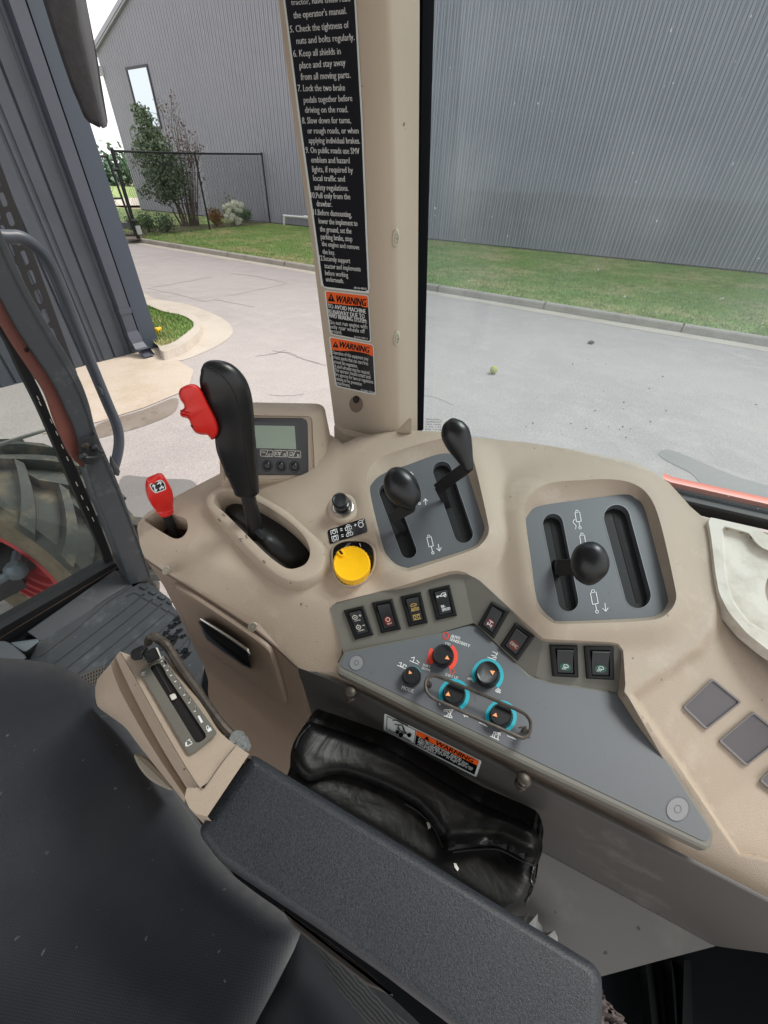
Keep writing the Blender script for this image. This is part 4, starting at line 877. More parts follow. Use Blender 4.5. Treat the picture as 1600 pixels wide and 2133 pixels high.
def cap(name, pl, c, rx, ry, m, parent, rot=0, h=.003):
    mb = MB(); blob(mb, arc(c, rx, ry, 0, 360, 25, rot)[:-1], pl, h, .002, min(rx, ry)*.35, n=4); o = mb.out(name, m, parent)
    mb = MB(); ribbons(mb, pl.off(h+.0004), [arc(c, rx*.5, ry*.5, 0, 360, 17, rot)], .9); mb.out('cap_ring', mat('cap ring', (140, 136, 122), .6), o, smooth=None, fix=False); return o
cap('screw_cap', SP.off(.004), q4((252, 183))[0], 7.5, 10, CAPW, con, 28); cap('screw_cap', SP.off(.004), q4((937, 632))[0], 9, 11.5, CAPW, con, 40)
# lower grey panels
d1 = [(620, 1392), (680, 1413), (726, 1434), (900, 1523), (1100, 1626), (1426, 1790), (1600, 1880), (1900, 2042), (1900, 2100), (1600, 1987), (1491, 1972), (1354, 1896), (1100, 1758), (900, 1650), (655, 1600), (640, 1500)]
sheet('kick_panel', resample(d1, 200), D1, DARKG, con, step=30, thick=.004, bev=2)
L1, L2 = rel(D1, 1100, 1758), rel(D1, 1491, 1972); D2 = P3(L1, L2, L1 + np.array([-.10, .0, -.07]))
d2 = [(1000, 1700), (1100, 1757), (1354, 1895), (1491, 1971), (1370, 2003), (1252, 2035), (1100, 2100), (900, 1950)]
sheet('lower_panel', d2, D2.off(-.0005), DARKL, con, step=30, thick=.006, bev=2)
MB().box((.37, -.75, CZ-1.14), (.70, .52, CZ-.62)).out('fender_blocker', mat('blocker dark', (40, 40, 40), .8, spec=.1), con)  # hidden box under the console, added to keep light off the floor
# switch panel: three facets
P1a, P1b, P1c = rel(A.off(-.001), 700, 1258), rel(A.off(-.001), 962, 1188), rel(KP.off(-.002), 716, 1357)
F1 = P3(P1a, P1b, P1c); J1b = rel(F1, 986, 1298); J2t = rel(A.off(-.001), 1132, 1331); F2 = P3(P1b, J1b, J2t); J2b = rel(F2, 1116, 1410)
F3 = P3(J2t, J2b, rel(A.off(-.001), 1290, 1342))
mb = MB()
for pl, poly in ((F1, [(688, 1268), (692, 1260), (700, 1257), (830, 1222), (936, 1190), (950, 1187), (962, 1188), (986, 1298), (978, 1300), (916, 1318), (716, 1361)]), (F2, [(962, 1188), (975, 1194), (1000, 1210), (1132, 1331), (1116, 1410), (1104, 1408), (996, 1304), (986, 1298)]), (F3, [(1132, 1331), (1280, 1337), (1294, 1342), (1299, 1352), (1305, 1450), (1142, 1420), (1116, 1410)])):
    patch(mb, pl, poly)
bmv = mb.out('switch_panel', OLIVE, con, smooth=30, fix=False)
# dial panel
kp = rounded([(716, 1357), (916, 1315), (976, 1297), (998, 1301), (1104, 1405), (1142, 1416), (1303, 1441), (1488, 1731), (1485, 1763), (1472, 1772), (1100, 1596), (898, 1499), (702, 1401), (701, 1386)], 7, 4)
KT = KP.off(.006)
lip = sheet('dial_panel_lip', kp, KT, OLIVE, con, thick=.012, bev=7)
kin = rounded([(719, 1361), (916, 1320), (976, 1303), (996, 1307), (1102, 1411), (1142, 1423), (1300, 1448), (1480, 1731), (1477, 1750), (1465, 1752), (1100, 1577), (898, 1480), (709, 1388)], 7, 4)
KS = KT.off(.0007)
dp = sheet('dial_panel', kin, KS, GREY, con, thick=.0007)
for c, r in ((q3((218, 280))[0], 15.5), (q7((862, 898))[0], 25)):
    mb = MB(); patch(mb, KS.off(.0004), arc(c, r*.92, r*1.02, 0, 360, 30, 30)[:-1]); o = mb.out('cover_disc', mat('disc grey', (116, 118, 120), .5), con, smooth=None, fix=False)
    mb = MB(); ribbons(mb, KS.off(.0007), [arc(c, r*.92, r*1.02, 0, 360, 31, 30), arc(c, r*.28, r*.32, 0, 360, 19)], .9); mb.out('disc_ring', mat('disc line', (74, 75, 77), .6), o, smooth=None, fix=False)
# dial prints
KI = KS.off(.0004); mb = MB()
def band(c, r0, r1, a0, a1, i=0, pl=KI):
    p = np.vstack([arc(c, r0, r0*1.05, a0, a1, 26), arc(c, r1, r1*1.05, a1, a0, 26)]); patch(mb, pl, p, i)
cS, cM, cT, cL, cR = q3((845, 236))[0], q3((618, 384))[0], q3((1168, 372))[0], q3((925, 515))[0], q3((1265, 672))[0]
for (c, r, ga0, ga1, i) in ((cS, 31, -50, 60, 1), (cS, 31, 150, 215, 1), (cT, 33.5, -205, 50, 0), (cL, 32.5, -205, 62, 0), (cR, 33, -205, 66, 0), (cM, 22, -95, -30, 0)): band(c, r*.6, r, ga0, ga1, i)
mb.out('dial_scale', [TEAL, REDPR], dp, smooth=None, fix=False)
mb = MB(); ribbons(mb, KI, [arc(q3((866, 85))[0], 5.5, 6.5, 0, 360, 20)], 2.6, i=1); ribbons(mb, KI, [arc(q3((738, 265))[0], 5.5, 5.5, 0, 360, 6), arc(q3((912, 342))[0], 5.5, 6.5, 0, 360, 6)], 1.3, i=1)
up = (.30, -1)
text(mb, KI, 'AUTO', *q3((900, 96), (965, 114)), 6.5, bold=.4); text(mb, KI, 'SENSITIVITY', *q3((892, 118), (1036, 170)), 6.5, bold=.4); text(mb, KI, 'STD.', *q3((858, 148), (902, 156)), 5)
text(mb, KI, 'SHIFT', *q3((697, 302), (752, 320)), 5.5, bold=.2); text(mb, KI, 'DOWN', *q3((690, 326), (748, 344)), 5.5, bold=.2); text(mb, KI, 'SHIFT UP', *q3((858, 372), (950, 402)), 6, bold=.2); text(mb, KI, 'MODE', *q3((543, 470), (628, 498)), 8, bold=.25)
ic = [q3((515, 298), (575, 325)), q3((528, 280), (545, 280), (535, 305), (560, 305), (560, 290), (580, 300), (575, 312)), q3((605, 265), (640, 280), (665, 290)), q3((615, 245), (638, 240), (632, 262), (625, 275)), q3((655, 262), (672, 280)),
      q3((1168, 240), (1228, 260)), q3((1195, 225), (1225, 232), (1232, 245), (1205, 240)), q3((1205, 200), (1225, 208), (1232, 225)), q3((1225, 212), (1236, 222), (1238, 205)),
      q3((1022, 395), (1040, 388), (1060, 400), (1062, 420)), q3((1030, 402), (1050, 398), (1055, 410)), q3((1225, 480), (1245, 465), (1262, 480), (1240, 495), (1225, 485)), q3((1235, 475), (1255, 500), (1262, 492)), q3((1230, 490), (1248, 478)),
      q3((815, 570), (822, 585), (830, 570)), q3((995, 655), (1003, 672), (1012, 658), (1022, 674), (1034, 660)), q3((855, 620), (920, 620)), q3((852, 665), (908, 680)), q3((868, 622), (888, 650), (866, 668)), q3((915, 622), (893, 650), (912, 676)), q3((888, 625), (905, 640), (888, 672)), q3((850, 628), (862, 632)),
      q3((1108, 712), (1165, 742)), q3((1130, 705), (1150, 728)), q3((1188, 812), (1250, 840)), q3((1200, 815), (1215, 782), (1225, 788)), q3((1215, 820), (1226, 790)), q3((1242, 830), (1248, 790)), q3((1232, 802), (1248, 786), (1260, 806)), q3((1310, 808), (1372, 835)), q3((1210, 780), (1262, 790))]
ribbons(mb, KI, ic, 1.5); mb.out('dial_print', [WHT, REDPR], dp, smooth=None, fix=False)
def dial(c, r, label, tri, top=None):
    mb = MB(); h = .014; n = 48; rg = []
    base = at(KS, arc(c, r, r*1.05, 0, 360, n+1)[:-1]); cc = base.mean(0); top = at(KS.off(h), arc((c[0]+.5, c[1]-5.5*r/22), r*.97, r*1.0, 0, 360, n+1)[:-1]); tc = top.mean(0)
    flute = 1 + .022*np.cos(np.arange(n)*math.pi)[:, None]
    base2 = cc + (base-cc)*1.04; r2_ = cc + (base-cc)*flute + KS.toeye()*.002; t1 = tc + (top-tc)*flute - KS.toeye()*.002; t2 = tc + (top-tc)*.93; t3 = tc + (top-tc)*.86 - KS.toeye()*.0006
    mb.loft([base2, base2 + KS.toeye()*.0015, r2_, t1, t2, t3], True, False, True); o = mb.out('dial', BLKS, con, smooth=30)
    o['label'] = label
    mb = MB(); patch(mb, KS.off(h+.0004), q3(*tri)); mb.out('pointer', PEACH, o, smooth=None, fix=False); return o
dial(cS, 22, 'dial with red arcs under the AUTO SENSITIVITY print', ((876, 226), (892, 258), (858, 252)))
dial(cM, 19, 'smallest dial above the MODE print', ((600, 335), (622, 356), (596, 362)))
dial(cT, 25, 'dial with turquoise arc between turtle and hare prints', ((1184, 336), (1222, 340), (1203, 370)))
dial(cL, 23.5, 'dial with turquoise arc under the near end of the wire guard', ((862, 516), (884, 488), (898, 522)))
dial(cR, 24, 'dial with turquoise arc at the far end of the wire guard', ((1202, 662), (1230, 642), (1238, 674)))
gl = spline(q3((800, 378), (960, 440), (1150, 520), (1300, 585), (1420, 640), (1465, 680), (1482, 730), (1470, 790), (1435, 820), (1390, 815), (1250, 752), (1050, 665), (900, 595), (780, 540), (735, 500), (717, 445), (730, 395), (762, 375)), 4, True)
mb = MB(); mb.tube(at(KS.off(.019), gl), .0021, 8, True)
for p, q in (((750, 440), (738, 425)), ((1435, 770), (1445, 775))): mb.tube([a1(KS, *q3(p)[0]), a1(KS.off(.019), *q3(q)[0])], .003, 8)
mb.out('wire_guard', IRON, con)
mb = MB(); patch(mb, KS.off(.0003), arc(q3((748, 440))[0], 5, 7, 0, 360, 14)[:-1]); ribbons(mb, KS.off(.0003), [q3((1395, 750), (1445, 745), (1450, 772)), q3((1440, 800), (1475, 825))], 3); mb.out('grime', mat('grime', (66, 60, 54), .9), dp, smooth=None, fix=False)
# rocker switches
def bil(q, a, b): return (q[0]*(1-a)*(1-b) + q[1]*a*(1-b) + q[2]*a*b + q[3]*(1-a)*b)
class Quad:                                            # local frame on a facet: a across, b down, h towards the eye
    def __init__(s, pl, px4): s.q = at(pl, px4); s.n = pl.toeye()
    def p(s, a, b, h=0): return bil(s.q, a, b) + s.n*h
def rocker(pl, px4, label, press, art):
    Q = Quad(pl, px4); mb = MB()
    lp = lambda m, h: np.array([Q.p(a, b, h) for a, b in ((m, m*.6), (1-m, m*.6), (1-m, 1-m*.6), (m, 1-m*.6))])
    mb.loft([lp(-.02, -.001), lp(0, .0035), lp(.06, .005), lp(.16, .005), lp(.19, .001)], True, False, True); o = mb.out('rocker_switch', BLK, con, smooth=30)
    o['label'] = label
    h0, h1 = (.003, .0085) if press > 0 else (.0085, .003)
    mb = MB(); A4 = [[Q.p(a, b, h) for a in (.2, .8)] for b, h in ((.14, -.001), (.14, h0), (.17, h0+.0007), (.5, .0042), (.86, h1+.0005), (.88, h1), (.88, -.001))]
    mb.loft([np.array([Q.p(.2, .14, -.001), Q.p(.2, .14, h0), Q.p(.2, .17, h0+.0007), Q.p(.2, .5, .0042), Q.p(.2, .85, h1+.0005), Q.p(.2, .88, h1), Q.p(.2, .88, -.001)]), np.array([Q.p(.8, .14, -.001), Q.p(.8, .14, h0), Q.p(.8, .17, h0+.0007), Q.p(.8, .5, .0042), Q.p(.8, .85, h1+.0005), Q.p(.8, .88, h1), Q.p(.8, .88, -.001)])], True, True, True)
    ro = mb.out('rocker', BLKS, o, smooth=30)
    H = Hit(ro, off=.0005); mb = MB()
    up2 = pix(np.array([Q.p(.5, .5), Q.p(.5, .4), Q.p(.6, .5)])); uu = up2[1]-up2[0]; rr = up2[2]-up2[0]; c0 = pix(Q.p(0, 0, .005)); 
    L = lambda a, b: tuple(pix(Q.p(a, b, .0045)))
    art(mb, H, L); mb.out('switch_print', [WHT2, REDL, GRNL, GOLD, WHT], ro, smooth=None, fix=False); return o
def lens(mb, H, L, c, ra, rb, i): patch(mb, H, [L(c[0]+ra*math.cos(t), c[1]+rb*math.sin(t)) for t in np.linspace(0, 2*math.pi, 20, endpoint=False)], i)
def stroke(mb, H, L, pts, wd=1.2, i=0): ribbons(mb, Lift(H, .0004), [[L(*p) for p in pts]], wd, i=i)
def ring(mb, H, L, c, ra, rb, wd=1.2, i=0): stroke(mb, H, L, [(c[0]+ra*math.cos(t), c[1]+rb*math.sin(t)) for t in np.linspace(0, 2*math.pi, 12)], wd, i)
def art1(mb, H, L):
    for b, s in ((.32, '+'), (.66, '-')):
        ring(mb, H, L, (.40, b), .12, .065); stroke(mb, H, L, [(.40, b-.09), (.40, b-.065)]); stroke(mb, H, L, [(.36, b), (.44, b)]); stroke(mb, H, L, [(.62, b-.02), (.74, b-.02)])
        if s == '+': stroke(mb, H, L, [(.68, b-.055), (.68, b+.015)])
        text(mb, Lift(H, .0004), 'n/min', L(.32, b+.14), L(.62, b+.14), 4)
def art2(mb, H, L):
    lens(mb, H, L, (.5, .68), .20, .15, 1); ring(mb, H, L, (.5, .64), .10, .06); stroke(mb, H, L, [(.5, .56), (.5, .58)]); text(mb, Lift(H, .0004), 'rpm', L(.40, .79), L(.64, .79), 4)
def art3(mb, H, L):
    text(mb, Lift(H, .0004), 'AUTO', L(.32, .57), L(.72, .57), 8, i=3, bold=.3); stroke(mb, H, L, [(.34, .36), (.5, .32), (.66, .36), (.6, .40), (.34, .40)], 1.2, 3)
    for a in (.40, .60): ring(mb, H, L, (a, .76), .07, .05, 1.2, 3)
    stroke(mb, H, L, [(.32, .69), (.7, .69)], 1, 3); stroke(mb, H, L, [(.32, .84), (.7, .84)], 1, 3)
def art4(mb, H, L):
    stroke(mb, H, L, [(.26, .30), (.42, .28)], 1.6, 4); stroke(mb, H, L, [(.31, .26), (.26, .30), (.32, .33)], 1.4, 4); stroke(mb, H, L, [(.44, .29), (.56, .22), (.70, .22), (.72, .30), (.44, .31)], 1.4, 4); ring(mb, H, L, (.66, .31), .06, .04, 1.3, 4)
    text(mb, Lift(H, .0004), 'BI-', L(.36, .68), L(.56, .68), 6, i=4, bold=.3); text(mb, Lift(H, .0004), 'SPEED', L(.36, .79), L(.76, .79), 6, i=4, bold=.3)
def art5(mb, H, L):
    lens(mb, H, L, (.5, .66), .22, .15, 1); stroke(mb, H, L, [(.40, .60), (.62, .60)], 1.8, 4); stroke(mb, H, L, [(.51, .60), (.51, .72)], 1.6, 4); stroke(mb, H, L, [(.40, .73), (.62, .73)], 1.6, 4); stroke(mb, H, L, [(.40, .69), (.40, .77)], 2.2, 4); stroke(mb, H, L, [(.62, .69), (.62, .77)], 2.2, 4)
def art6(mb, H, L):
    lens(mb, H, L, (.5, .66), .25, .16, 1); text(mb, Lift(H, .0004), 'DHC', L(.32, .71), L(.70, .71), 7, i=0, bold=.3)
def art7(mb, H, L):
    lens(mb, H, L, (.5, .68), .22, .12, 2); stroke(mb, H, L, [(.42, .66), (.46, .61), (.56, .61), (.62, .66), (.60, .70), (.44, .68)], 1.2, 4)
    for a in (.40, .46, .52): stroke(mb, H, L, [(a+.03, .69), (a-.04, .76)], 1, 4)
for pl, q, lab, pr_, art in ((F1, ((92, 230), (193, 206), (245, 355), (150, 380)), 'switch with engine speed plus and minus signs, at the end by the storage door', -1, art1), (F1, ((238, 190), (342, 170), (388, 325), (287, 347)), 'switch with red rpm lens', -1, art2), (F1, ((387, 158), (490, 135), (527, 292), (430, 314)), 'switch with gold AUTO print', -1, art3), (F1, ((533, 122), (640, 98), (678, 255), (573, 279)), 'switch with white BI-SPEED print', -1, art4),
                           (F2, ((862, 183), (952, 233), (872, 375), (790, 305)), 'switch with red lens showing an axle', -1, art5), (F2, ((985, 293), (1083, 365), (995, 490), (906, 412)), 'switch with red DHC lens', -1, art6), (F3, ((1162, 408), (1303, 412), (1308, 576), (1178, 570)), 'lamp switch with green lens, next to the DHC switch', -1, art7), (F3, ((1340, 415), (1490, 418), (1492, 588), (1355, 582)), 'lamp switch with green lens, at the end of the row', -1, art7)):
    rocker(pl, q2(*q), lab, pr_, art)
# blank covers on the lower beige face
BL = Lift(SH, 0)
for q in (((1062, 145), (1230, 282), (1025, 445), (886, 312)), ((1297, 336), (1478, 478), (1255, 655), (1093, 506)), ((1500, 560), (1650, 690), (1470, 850), (1328, 735))):
    p4 = np.array(q7(*q)); bp = P3(*(at(SH, p4)[:3] - EYE)); mb = MB(); lp = rounded(p4, 5, 4)
    sc = lambda k: lp.mean(0) + (lp-lp.mean(0))*k; mb.loft([at(bp.off(-.002), lp), at(bp.off(.003), sc(.995)), at(bp.off(.0038), sc(.97)), at(bp.off(.0038), sc(.92)), at(bp.off(.0022), sc(.89))], True, False, False); bo_ = mb.out('blank_cover', mat('blank rim', (118, 113, 114), .4), con, smooth=25); mb = MB(); patch(mb, bp.off(.0022), sc(.89)); mb.out('cover_face', mat('blank grey', (88, 84, 87), .5, var=.04, vscale=20, bump=.3, bscale=1500), bo_, smooth=None, fix=False)
# fasteners under the dial panel
for c in q3((183, 490), (1425, 1120)):
    mb = MB(); pl = VPL.off(.002); p = a1(pl, *c); nn = pl.toeye(); tn = np.cross(nn, [0, 0, 1.]); tn /= np.linalg.norm(tn)
    for dz, r in ((.007, .0085), (-.008, .0075)):
        mb.ball(p + np.array([0, 0, dz]) + nn*.003, (r, r, r*.55), 14); mb.ball(p + np.array([0, 0, dz]) + nn*.008, (r*.5, r*.5, r*.4), 8)
    mb.tube([p + np.array([0, 0, .009]), p - np.array([0, 0, .012])], .004, 8); mb.out('latch_clip', STEEL, con)
# lever plates with slots
def slot_loop(p, q, hw): 
    p, q = np.array(p, float), np.array(q, float); e = (q-p)/np.linalg.norm(q-p); an = math.degrees(math.atan2(e[1], e[0]))
    return np.vstack([arc(p + e*hw, hw, hw, an+90, an+270, 12), arc(q - e*hw, hw, hw, an-90, an+90, 12)])
def cyl(p, q, hw, body=.62):                           # hydraulic cylinder sign from p to q
    p, q = np.array(p, float), np.array(q, float); e = q-p; L = np.linalg.norm(e); e /= L; s = np.array([-e[1], e[0]]); out = []
    b0, b1 = p + e*L*.12, p + e*L*body
    out.append([b0-s*hw, b0+s*hw, b1+s*hw, b1-s*hw, b0-s*hw, b0+s*hw*.5]); out.append([b1, q - e*L*.07]); out.append(arc(p + e*L*.06, hw*.55, hw*.55, 0, 360, 10)); out.append(arc(q - e*L*.03, hw*.55, hw*.55, 0, 360, 10)); return out
def arrow(p, q, w_):
    p, q = np.array(p, float), np.array(q, float); e = (q-p)/np.linalg.norm(q-p); s = np.array([-e[1], e[0]]); return [[p, q], [q - e*w_ + s*w_*.8, q, q - e*w_ - s*w_*.8]]
wave = lambda p, q: [spline([p, (p[0]-3, p[1]*.7+q[1]*.3), (p[0]+3, p[1]*.35+q[1]*.65), q], 3)]
PP = A.off(-.0055)
for nm, lp, slots, prints in (('lever_plate', pod1p, (((800, 1008), (857, 1162), 16.5), ((915, 962), (972, 1130), 19.5)), cyl(z6((780, 575))[0], z6((812, 692))[0], 4) + cyl(z6((835, 725))[0], z6((856, 838))[0], 4) + cyl(z6((930, 1098))[0], z6((968, 1250))[0], 4.6) + arrow(z6((908, 845))[0], z6((904, 795))[0], 5) + arrow(z6((1012, 1175))[0], z6((1022, 1230))[0], 6)),
                          ('lever_plate', pod2p, (((1148, 1070), (1188, 1273), 21), ((1278, 1052), (1336, 1266), 27)), cyl(q1((538, 328))[0], q1((556, 428))[0], 5) + cyl(q1((565, 455))[0], q1((580, 560))[0], 5) + cyl(q1((626, 770))[0], q1((650, 895))[0], 6) + arrow(q1((694, 845))[0], q1((698, 890))[0], 7) + wave(q1((525, 378))[0], q1((530, 432))[0]))):
    hl_ = [slot_loop(*s) for s in slots]
    pl_ = sheet(nm, resample(lp, 140), PP, GREY, con, holes=hl_, thick=.002, hole_depth=.012)
    for (p, q, hw), h in zip(slots, hl_):
        mb = MB(); patch(mb, PP.off(-.0115), inset(h, -1.5)); o = mb.out('slot', BLKM, pl_, smooth=None, fix=False)
        p, q = np.array(p, float), np.array(q, float); e = (q-p)/np.linalg.norm(q-p); s = np.array([-e[1], e[0]])*(-hw*.10 if hw < 17 or hw > 20 else hw*0)
        mb = MB(); ribbons(mb, PP.off(-.0108), [[p + e*hw*.7 - s, q - e*hw*.55 - s]], hw*.30); mb.out('slit', VOID, pl_, smooth=None, fix=False)
        mb = MB(); ribbons(mb, PP.off(.0004), [inset(h, -.6)], 1.1, True); mb.out('slot_edge', mat('slot edge', (122, 124, 126), .4), pl_, smooth=None, fix=False)
    mb = MB(); ribbons(mb, PP.off(.0005), prints, 1.5); mb.out('plate_print', WHT, pl_, smooth=None, fix=False)
# sign, socket and knob between the levers
sq = np.array(z6((88, 1058), (398, 955), (425, 1072), (108, 1175))); spn = A.off(.0015); spn2 = SH
mb = MB(); patch(mb, Lift(SH, .0014), resample(rounded(sq, 4, 3), 70), 0, 7); sg = mb.out('speed_sign', LAB, con, smooth=None, fix=False)
QL = lambda a, b: tuple(bil(sq, a, b)); SL = Lift(SH, .0024); mb = MB()
def sr(pts, wd=1.2): ribbons(mb, SL, [[QL(*p) for p in pts]], wd)
for b in (.27, .70):
    sr([(.08, b-.16), (.08, b+.14)]); sr([(.08, b-.16), (.24, b-.16), (.24, b+.14)]); ribbons(mb, SL, [arc(QL(.16, b), 3.4, 3.4, 0, 360, 14)], 1.6); sr([(.33, b-.06), (.38, b-.06)], 1.3); sr([(.33, b+.06), (.38, b+.06)], 1.3)
    sr([(.46, b+.16), (.46, b-.02), (.52, b-.02), (.52, b+.16), (.46, b+.16)]); sr([(.56, b+.16), (.56, b-.02), (.62, b-.02), (.62, b+.16), (.56, b+.16)]); sr([(.49, b-.12), (.54, b-.2), (.60, b-.12), (.54, b-.05), (.49, b-.12)])
text(mb, SL, 'STOP', QL(.10, .96), QL(.25, .94), 4, bold=.2); sr([(.70, .27), (.76, .27)], 1.4); sr([(.73, .18), (.73, .36)], 1.4); ribbons(mb, SL, [arc(QL(.87, .38), 5, 5, 0, 360, 14)], 1.6); sr([(.80, .2), (.86, .06), (.92, .1)]); sr([(.92, .22), (.96, .05)], 1.2)
mb.out('sign_print', WHT, sg, smooth=None, fix=False)
R3_ = lambda c, r, pl, k=1.0, n=36: at(pl, arc(z6(c)[0], r*.25, r*.25*k, 0, 360, n+1)[:-1])
mb = MB(); mb.loft([R3_((222, 884), 134, A.off(-.001), .95), R3_((224, 874), 130, A.off(.005), .92), R3_((224, 868), 116, A.off(.008), .92), R3_((220, 866), 92, A.off(.0085), .92)], True, False, True)
sk = mb.out('socket_collar', TAN, con, smooth=60)
mb = MB(); mb.loft([R3_((218, 862), 88, A.off(.008), .94), R3_((217, 858), 88, A.off(.0115), .94), R3_((216, 856), 80, A.off(.0125), .94), R3_((214, 853), 70, A.off(.0125), .94), R3_((213, 853), 68, A.off(.0105), .94), R3_((213, 853), 58, A.off(.0105), .94)], True, False, True); mb.out('chrome_ring', CHR, sk)
mb = MB(); mb.loft([R3_((211, 848), 62, A.off(.011)), R3_((198, 822), 64, A.off(.026)), R3_((194, 814), 68, A.off(.0275)), R3_((192, 810), 66, A.off(.0295)), R3_((191, 808), 52, A.off(.0305)), R3_((191, 808), 46, A.off(.0298))], True, False, True); mb.out('socket_plug', BLKS, sk)
# yellow dial
t = thing('yellow_dial', 'round yellow knob with grip teeth on a black base next to the main lever', 'knob', tuple(a1(A, 734, 1172)))
bz = spline(z6((112, 1235), (140, 1175), (220, 1135), (330, 1128), (420, 1140), (480, 1195), (497, 1280), (485, 1370), (430, 1470), (340, 1525), (240, 1530), (165, 1480), (122, 1380)), 4, True)
bi = inset(bz, 6)
mb = MB(); mb.loft([at(Lift(SH, -.002), bz), at(Lift(SH, .004), inset(bz, 1.5)), at(Lift(SH, .005), inset(bz, 4)), at(Lift(SH, .001), bi)], True, False, False); mb.out('bezel', TAN, t, smooth=60)
mb = MB(); patch(mb, Lift(SH, .0015), inset(bz, 5)); o = mb.out('base', BLKG, t, smooth=None, fix=False)
mb = MB(); ribbons(mb, Lift(SH, .003), [z6((358, 1168), (366, 1195))], 1.6); mb.out('index_mark', WHT, o, smooth=None, fix=False)
yc = z6((290, 1340))[0]; n = 96; B0 = A.off(.010); pl0 = Lift(SH, .002)
def yr(c, r, pl, fl=0):
    a = np.linspace(0, 2*math.pi, n, endpoint=False); rr = r*(1 + fl*np.cos(30*a)); return at(pl, np.stack([c[0]+rr*np.cos(a)*1.02, c[1]+rr*np.sin(a)*.97], 1))
c0, c1 = (yc[0]+2, yc[1]+8), yc
mb = MB(); mb.loft([yr(c0, 36, A.off(.003)), yr(c0, 37, A.off(.006), .014), yr((c1[0], c1[1]-1), 38, A.off(.021), .014), yr((c1[0], c1[1]-1), 37, A.off(.023)), yr(c1, 35.5, A.off(.024)), yr(c1, 33.5, A.off(.0236))], True, False, True); ky = mb.out('knob', YEL, t, smooth=25)
tb = z6((160, 1242), (214, 1206), (240, 1268), (206, 1282)); mb = MB(); blob(mb, resample(rounded(tb, 2), 24), A.off(.0245), .002, .004, 1.5); o = mb.out('tab', YEL, ky)
mb = MB(); patch(mb, A.off(.0268), rounded(z6((180, 1232), (196, 1222), (222, 1254), (206, 1262)), 1.5, 2)); mb.out('tab_mark', BLK, o, smooth=None, fix=False)
# main lever
bp = a1(A.off(-.02), 540, 1112); FL = facing(bp)
t = thing('gear_lever', 'tall black pistol grip gear lever with a red thumb switch pod', 'lever', tuple(bp))
bl = resample(inset(g_ti, 2), 80); bc = np.array(z5((925, 1345))[0]); DNP = A.off(-.045)
mb = MB(); rg = []
for k, (s, h) in enumerate(((1.12, -.056), (1, -.045), (.9, -.034), (.72, -.022), (.5, -.013), (.32, -.008), (.22, -.004), (.17, .002))): rg.append(at(A.off(h), bl*s + bc*(1-s) + np.array([0, 0])))
mb.loft(rg, True, False, True); mb.out('boot', mat('boot rubber', (27, 29, 33), .5, bump=.15, bscale=200), t, smooth=60)
pz = lambda *r: [(*z5((x, y))[0], w*.275, *d) for x, y, w, *d in r]
mb = MB(); spine(mb, FL, pz((925, 1372, 64), (905, 1260, 60), (880, 1150, 57), (850, 1020, 55)), .9); mb.out('shaft', mat('shaft black', (22, 23, 25), .5, bump=.3, bscale=200, dust=((90, 90, 88), .66, .8, 150)), t)
gp_ = np.array(pz((842, 1052, 84), (841, 1040, 98), (838, 1005, 104), (820, 930, 118), (800, 850, 132), (780, 770, 146), (764, 690, 158), (755, 600, 158), (750, 520, 158), (738, 440, 166), (712, 350, 184), (676, 268, 192), (636, 205, 178), (592, 158, 150), (552, 122, 112), (525, 102, 74), (505, 92, 30)))
gp_[:, 0] += 2.5; gp_[:, 2] *= .955; gp_ = spline(gp_, 3); mb = MB(); spine(mb, FL, [tuple(p) for p in gp_], .62, 28, sq=2.3); gr = mb.out('grip', BLKS, t, smooth=80)
HGp = Hit(gr, off=-.0002)
sm = spline(z5((540, 82), (580, 95), (640, 132), (690, 180), (730, 235), (765, 305), (790, 380), (812, 460), (825, 560), (832, 660), (845, 760), (862, 850), (880, 930), (893, 1010)), 4)
mb = MB(); mb.tube(at(HGp, sm), .0009, 6); mb.out('grip_seam', VOID, gr)
mb = MB(); c = z5((708, 900))[0]; patch(mb, Hit(gr, off=.0006), arc(c, 5, 9, 0, 360, 18, -18)[:-1]); sc_ = mb.out('screw_hole', VOID, gr, smooth=None, fix=False)
mb = MB(); ribbons(mb, Hit(gr, off=.001), [arc(c, 2.5, 4.5, 0, 360, 12, -18)], 1.2); mb.out('screw', STEEL, sc_, smooth=None, fix=False)
rl = resample(spline(z5((340, 268), (365, 240), (440, 216), (500, 250), (560, 360), (620, 480), (640, 570), (615, 625), (585, 640), (556, 606), (505, 602), (462, 585), (432, 545), (420, 500), (400, 478), (362, 468), (345, 445), (352, 418), (378, 398), (370, 365), (350, 340), (336, 300)), 3, True), 100)
mb = MB(); blob(mb, rl, FL.off(.002), .020, .016, 6, n=6); rp = mb.out('switch_pod', RED, t, smooth=50)
mb = MB(); blob(mb, resample(z5((345, 412), (412, 430), (416, 444), (350, 428)), 20), FL.off(.014), .010, .01, 1.5); blob(mb, resample(z5((352, 445), (410, 455), (412, 470), (360, 468)), 20), FL.off(.014), .010, .01, 1.5); mb.out('switch_rib', mat('red rib', (196, 30, 26), .35), rp)
HR = Hit(rp, off=.0006); mb = MB(); patch(mb, HR, z5((338, 290), (352, 280), (372, 340), (372, 362), (352, 338))); patch(mb, HR, z5((425, 528), (440, 530), (452, 548), (430, 545))); mb.out('switch_slot', VOID, rp, smooth=None, fix=False)
